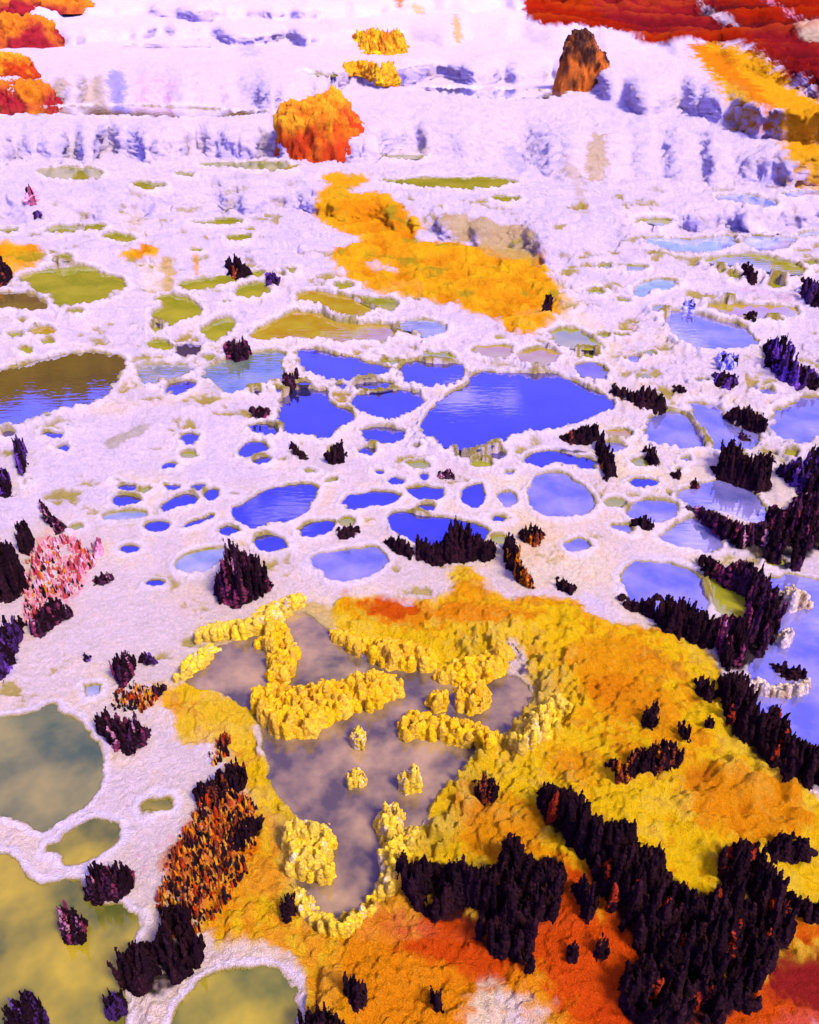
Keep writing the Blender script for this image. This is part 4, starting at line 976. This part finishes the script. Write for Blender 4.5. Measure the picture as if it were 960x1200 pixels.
CRUSTS = [
 ("pale yellow knobbly crust along the upper left shore of the front pool", [(230,738),(255,730),(290,725),(320,706),(350,694),(360,705),(340,724),(300,742),(260,754),(232,752)], 'paleyellow', 22, 7),
 ("short pale crust at the far left tip of the front pool", [(205,792),(225,765),(250,755),(264,764),(240,780),(215,802)], 'paleyellow', 18, 7),
 ("upright yellow crust strip in the left arm of the front pool", [(315,725),(335,730),(345,755),(350,790),(330,805),(312,800),(318,770),(300,755),(312,740)], 'yellow', 26, 7),
 ("large bow shaped yellow island in the middle of the front pool", [(296,810),(320,800),(345,805),(400,795),(440,785),(470,795),(472,815),(450,830),(420,838),(380,848),(370,868),(330,868),(305,850),(296,830)], 'yellow', 28, 7),
 ("scalloped yellow crust hanging below the orange bank behind the front pool", [(390,738),(410,738),(440,748),(475,752),(512,765),(508,788),(470,786),(440,778),(410,764),(390,756)], 'yellow', 26, 7),
 ("yellow crust bay on the far right shore of the front pool", [(507,790),(530,775),(560,768),(590,752),(602,768),(580,797),(540,803),(515,802)], 'yellow', 26, 7),
 ("round yellow islet right of the bow shaped island", [(532,808),(545,798),(562,798),(574,812),(572,832),(550,838),(535,832)], 'yellow', 28, 6),
 ("small yellow islet touching the round one in the front pool", [(500,822),(510,808),(522,812),(526,828),(515,836),(502,836)], 'yellow', 24, 6),
 ("long yellow reef below the round islet in the front pool", [(467,845),(480,833),(520,838),(560,848),(592,862),(575,882),(540,874),(500,867),(470,870)], 'yellow', 26, 7),
 ("pale yellow crust on the right shore beside the long reef", [(600,862),(625,835),(650,812),(672,828),(640,862),(610,888)], 'paleyellow', 24, 7),
 ("single yellow islet in the open middle of the front pool", [(407,910),(418,898),(428,910),(427,924),(409,924)], 'paleyellow', 26, 3.2),
 ("twin pointed yellow islet right of the single one in the front pool", [(467,908),(478,906),(487,894),(493,930),(470,931)], 'paleyellow', 34, 3.4),
 ("small pale islet under the bow shaped island", [(413,860),(420,850),(428,860),(427,879),(414,880)], 'paleyellow', 28, 3.0),
 ("rounded yellow knob on the right shore of the narrow front arm", [(439,958),(460,942),(474,955),(472,985),(452,992),(440,976)], 'paleyellow', 34, 7),
 ("yellow knobbly spit on the left shore of the narrow front arm", [(335,965),(355,962),(385,966),(393,990),(386,1010),(392,1030),(375,1036),(345,1026),(335,1000)], 'paleyellow', 28, 7),
 ("yellow crust on the right shore at the foot of the front arm", [(447,990),(465,975),(490,968),(483,1000),(466,1042),(440,1058),(430,1052),(450,1030)], 'paleyellow', 26, 7),
 ("pale crust around the lowest end of the front pool", [(345,1040),(356,1040),(372,1068),(397,1080),(422,1068),(432,1055),(440,1064),(420,1085),(397,1096),(365,1082),(345,1058)], 'paleyellow', 14, 6),
]
for lab, poly, pal, hm, sp in CRUSTS:
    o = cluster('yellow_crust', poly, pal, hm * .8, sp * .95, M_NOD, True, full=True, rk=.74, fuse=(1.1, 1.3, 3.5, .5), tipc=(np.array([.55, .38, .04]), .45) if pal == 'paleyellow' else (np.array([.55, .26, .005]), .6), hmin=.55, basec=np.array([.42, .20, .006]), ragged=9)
    tag(o, lab, 'mineral crust', 'yellow crusts around the front pool')

PAL['cream'] = ([CREAMY * .5, CREAM * .6, np.array([.32, .22, .10])], [.4, .4, .2])
for lab, poly in [
    ("upper cream crust islet in the lilac pool at the right edge", [(903,702),(922,688),(942,698),(950,712),(925,720),(908,714)]),
    ("small round cream crust islet in the middle of the lilac pool at the right edge", [(910,745),(922,738),(930,748),(922,760),(910,757)]),
    ("long low cream crust reef below the flat black islet in the lilac pool", [(872,797),(895,803),(920,806),(942,798),(950,806),(938,818),(905,818),(878,812)])]:
    tag(cluster('cream_crust', poly, 'cream', 30, 4.5, M_NOD, True, full=True, rk=.8, fuse=(1.1, 1.5, 4.0, .6), hmin=.85, sink=False, ragged=9), lab, 'mineral crust', 'cream crusts in the lilac pool')

# ------------------------------------------------------------------ boulders
def boulder(name, label, prof, base, pal, depth=.8, rough=.10, knob=.05, group=None, cat='boulder'):
    """prof: (x, top row) across the boulder in the photograph; base: row of its foot"""
    pr = np.array(prof, float)
    xc = (pr[0, 0] + pr[-1, 0]) / 2; hw = (pr[-1, 0] - pr[0, 0]) / 2
    p = hit(xc, base); d = math.hypot(p[1], H - p[2])
    W = hw * p[1] / F / (CP - (base - 600) / F * SP)
    y0 = p[1] + W * depth * .8
    na, nr = 160, 60
    A, Q = np.meshgrid(np.linspace(0, 2 * np.pi, na, endpoint=False), np.linspace(0.0, 1, nr), indexing='ij')
    xx = Q * np.cos(A); yy = Q * np.sin(A)
    tops = np.interp(xc + xx * hw, pr[:, 0], pr[:, 1])
    dx, dy, dz = ray(xc + xx * hw, tops)
    ztop = H + dz * y0 / dy - p[2]
    hgt = np.maximum(ztop, 0.02) * (1 - np.abs(yy) ** 2.6 * (1 - 0) ) ** .6 * (1 - Q ** 7)
    x = p[0] + xx * W; y = y0 + yy * W * depth; z = p[2] - .06 + hgt + .06 * (1 - Q ** 7)
    s = 1 / max(W, .05)
    n1 = fbm(x * s * 1.7, y * s * 1.7, z * s * 1.7, 4, .55); n2 = .6 - worley(x * s * 3.2, y * s * 3.2, z * s * 3.2)
    n3 = fbm(x * s * 11, y * s * 11, z * s * 6, 4, .65)
    out_ = (rough * n1 + knob * n2 + .075 * n3) * W * 1.6
    edge = np.clip(Q * 1.3, 0, 1)
    x = x + np.cos(A) * out_ * edge; y = y + np.sin(A) * out_ * edge; z = z + out_ * (1 - Q ** 4)
    cs = PAL[pal][0]
    k = np.clip(.5 + 1.2 * n1 + 1.6 * n3, 0, 1)[..., None]
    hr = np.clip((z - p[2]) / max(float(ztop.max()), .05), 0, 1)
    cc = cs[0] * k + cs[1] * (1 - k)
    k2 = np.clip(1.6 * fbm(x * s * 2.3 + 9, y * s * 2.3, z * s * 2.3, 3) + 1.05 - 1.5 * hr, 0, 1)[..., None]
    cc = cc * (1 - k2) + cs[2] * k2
    o = mesh_obj(name, np.stack([x, y, z], -1).reshape(-1, 3), grid_faces(na, nr, True)[:, ::-1], 4, M_BOULD, cc.reshape(-1, 3))
    o.data.transform(__import__('mathutils').Matrix.Translation((-p[0], -y0, -p[2]))); o.location = (p[0], y0, p[2])
    return tag(o, label, cat, group)
PAL['b_orange'] = ([GOLD, ORA, RED * .9], None)
PAL['b_red'] = ([ORA, np.array([.50, .12, .006]), DRED * 1.5], None)
PAL['b_brown'] = ([np.array([.035, .010, .006]), np.array([.16, .05, .01]), np.array([.60, .14, .010])], None)
PAL['b_gold'] = ([GOLD, np.array([.62, .28, .01]), np.array([.45, .12, .006])], None)
boulder('algae_boulder', 'large shaggy orange boulder with red flanks standing on the white terrace', [(316,150),(318,128),(332,116),(352,120),(375,112),(388,107),(402,118),(410,132),(425,146),(435,165),(441,182)], 188, 'b_orange', .8)
boulder('brown_rock', 'dark brown rock with orange foot by the shallow blue pool at the top', [(653,60),(655,46),(668,38),(683,34),(692,42),(702,58),(712,68),(719,82),(720,96)], 108, 'b_brown', .7, .12)
MG = 'orange mounds at the left edge'
boulder('orange_mound', 'red and orange mound in the top left corner', [(-40,8),(0,-6),(40,-10),(80,-8),(100,0),(110,10)], 14, 'b_red', .5, .06, group=MG, cat='mound')
boulder('orange_mound', 'long orange mound below the top left corner one', [(-40,26),(0,20),(35,20),(55,24),(66,34),(72,44)], 56, 'b_red', .5, .06, group=MG, cat='mound')
boulder('orange_mound', 'smallest orange mound, between two larger ones at the left edge', [(-40,66),(0,63),(20,64),(35,68),(39,78)], 90, 'b_orange', .5, .06, group=MG, cat='mound')
boulder('orange_mound', 'red orange mound mirrored in the narrow brown pool at the left edge', [(-40,100),(0,96),(35,96),(52,100),(62,110),(67,120)], 124, 'b_red', .5, .06, group=MG, cat='mound')
TG = 'orange tufts on the upper terrace'
o = cluster('orange_tuft', [(415,42),(420,34),(430,36),(440,30),(455,36),(468,32),(474,48),(475,62),(460,66),(430,64),(420,52)], 'straw', 26, 4, M_BOULD, False, hmin=.5, fuse=(1.0, 1.5, 3.2, .9)); tag(o, 'upper bushy orange tuft on the white terrace', 'mineral tuft', TG)
o = cluster('orange_tuft', [(400,86),(405,72),(425,69),(445,72),(460,70),(466,86),(466,98),(445,98),(432,88)], 'straw', 20, 4, M_BOULD, False, hmin=.5, fuse=(1.0, 1.5, 3.2, .9)); tag(o, 'lower ragged orange tuft just above the large orange boulder', 'mineral tuft', TG)


# ------------------------------------------------------------------ wooded hills round the springs, seen in the pools
na, nr = 420, 60
A, Q = np.meshgrid(np.linspace(R(-120), R(120), na), np.linspace(0, 1, nr), indexing='ij')
el = np.interp(np.degrees(A), [-120, -60, -26, -12, -5, 2, 8, 14, 20, 30, 60, 120], [10, 18, 21.4, 21.3, 19.5, 18.5, 16, 12, 8, 7, 6, 6])
Rr = 45 + 65 * Q
x, y = np.sin(A) * Rr, np.cos(A) * Rr
top = np.tan(np.radians(el)) * 80
z = -2 + (top + 2) * sstep(0, .55, Q)
z = z + (1.3 * vnoise(x * 1.1, y * 1.1, 0 * x) + 1.0 * vnoise(x * 2.7, y * 2.7, 0 * x)) * (Q > .02) + 3 * fbm(x / 14, y / 14, 0 * x, 2) * Q
k = np.clip(.5 + 1.2 * fbm(x / 5, y / 5, z / 5, 3), 0, 1)[..., None]
cc = np.array([.09, .055, .004]) * k + np.array([.05, .022, .008]) * (1 - k)
hill = mesh_obj('hill', np.stack([x, y, z], -1).reshape(-1, 3), grid_faces(na, nr)[:, ::-1], 4, M_HILL, cc.reshape(-1, 3))
hill['kind'] = 'structure'

# ------------------------------------------------------------------ light
SUN_AZ, SUN_EL = R(136), R(52)
sd = bpy.data.lights.new('sun', 'SUN'); sd.energy = 1.5; sd.angle = R(12); sd.color = (1, .88, .70)
so = bpy.data.objects.new('sun', sd); col.objects.link(so)
from mathutils import Vector
dirv = Vector((math.sin(SUN_AZ) * math.cos(SUN_EL), math.cos(SUN_AZ) * math.cos(SUN_EL), math.sin(SUN_EL)))
so.rotation_euler = dirv.to_track_quat('Z', 'Y').to_euler()
so.location = dirv * 30
w = bpy.data.worlds.new("World"); scene.world = w; w.use_nodes = True
nt = w.node_tree; nt.nodes.clear()
out = nt.nodes.new('ShaderNodeOutputWorld'); bg = nt.nodes.new('ShaderNodeBackground'); bg.inputs[1].default_value = 0.11
sky = nt.nodes.new('ShaderNodeTexSky'); sky.sky_type = 'NISHITA'; sky.sun_disc = False
sky.sun_elevation = SUN_EL; sky.sun_rotation = SUN_AZ
tint = nd(nt, 'ShaderNodeMix', data_type='RGBA', blend_type='MULTIPLY'); tint.inputs[0].default_value = 1
tint.inputs[7].default_value = (.35, .25, 1.6, 1)
nt.links.new(sky.outputs[0], tint.inputs[6])
tc = nt.nodes.new('ShaderNodeTexCoord')
sep = nt.nodes.new('ShaderNodeSeparateXYZ'); nt.links.new(tc.outputs['Generated'], sep.inputs[0])
zc = nd(nt, 'ShaderNodeMath', operation='MAXIMUM'); zc.inputs[1].default_value = .08
nt.links.new(sep.outputs[2], zc.inputs[0])
dv = nd(nt, 'ShaderNodeVectorMath', operation='DIVIDE')
cmb = nt.nodes.new('ShaderNodeCombineXYZ')
for i in range(3): nt.links.new(zc.outputs[0], cmb.inputs[i])
nt.links.new(tc.outputs['Generated'], dv.inputs[0]); nt.links.new(cmb.outputs[0], dv.inputs[1])
cn = nd(nt, 'ShaderNodeTexNoise', Scale=2.1, Detail=7.0, Roughness=0.58)
nt.links.new(dv.outputs[0], cn.inputs['Vector'])
# more cloud overhead and towards the right than low in front
a1 = nd(nt, 'ShaderNodeMapRange'); a1.inputs[1].default_value = .45; a1.inputs[2].default_value = .85; a1.inputs[3].default_value = -.13; a1.inputs[4].default_value = .10
nt.links.new(sep.outputs[2], a1.inputs[0])
a2 = nd(nt, 'ShaderNodeMapRange'); a2.inputs[1].default_value = .0; a2.inputs[2].default_value = .45; a2.inputs[3].default_value = 0; a2.inputs[4].default_value = .10
nt.links.new(sep.outputs[0], a2.inputs[0])
s1 = nd(nt, 'ShaderNodeMath', operation='ADD'); nt.links.new(cn.outputs[0], s1.inputs[0]); nt.links.new(a1.outputs[0], s1.inputs[1])
s2 = nd(nt, 'ShaderNodeMath', operation='ADD'); nt.links.new(s1.outputs[0], s2.inputs[0]); nt.links.new(a2.outputs[0], s2.inputs[1])
cm = nd(nt, 'ShaderNodeMapRange'); cm.inputs[1].default_value = .55; cm.inputs[2].default_value = .69
nt.links.new(s2.outputs[0], cm.inputs[0])
mixc = nd(nt, 'ShaderNodeMix', data_type='RGBA'); mixc.inputs[7].default_value = (4.0, 3.4, 3.4, 1)
nt.links.new(cm.outputs[0], mixc.inputs[0]); nt.links.new(tint.outputs[2], mixc.inputs[6])
nt.links.new(mixc.outputs[2], bg.inputs[0]); nt.links.new(bg.outputs[0], out.inputs[0])

scene.view_settings.view_transform = 'Standard'
scene.view_settings.look = 'None'
scene.view_settings.exposure = 2.5
scene.view_settings.gamma = 1
scene.view_settings.use_curve_mapping = False
scene.render.engine = 'CYCLES'
scene.cycles.max_bounces = 6
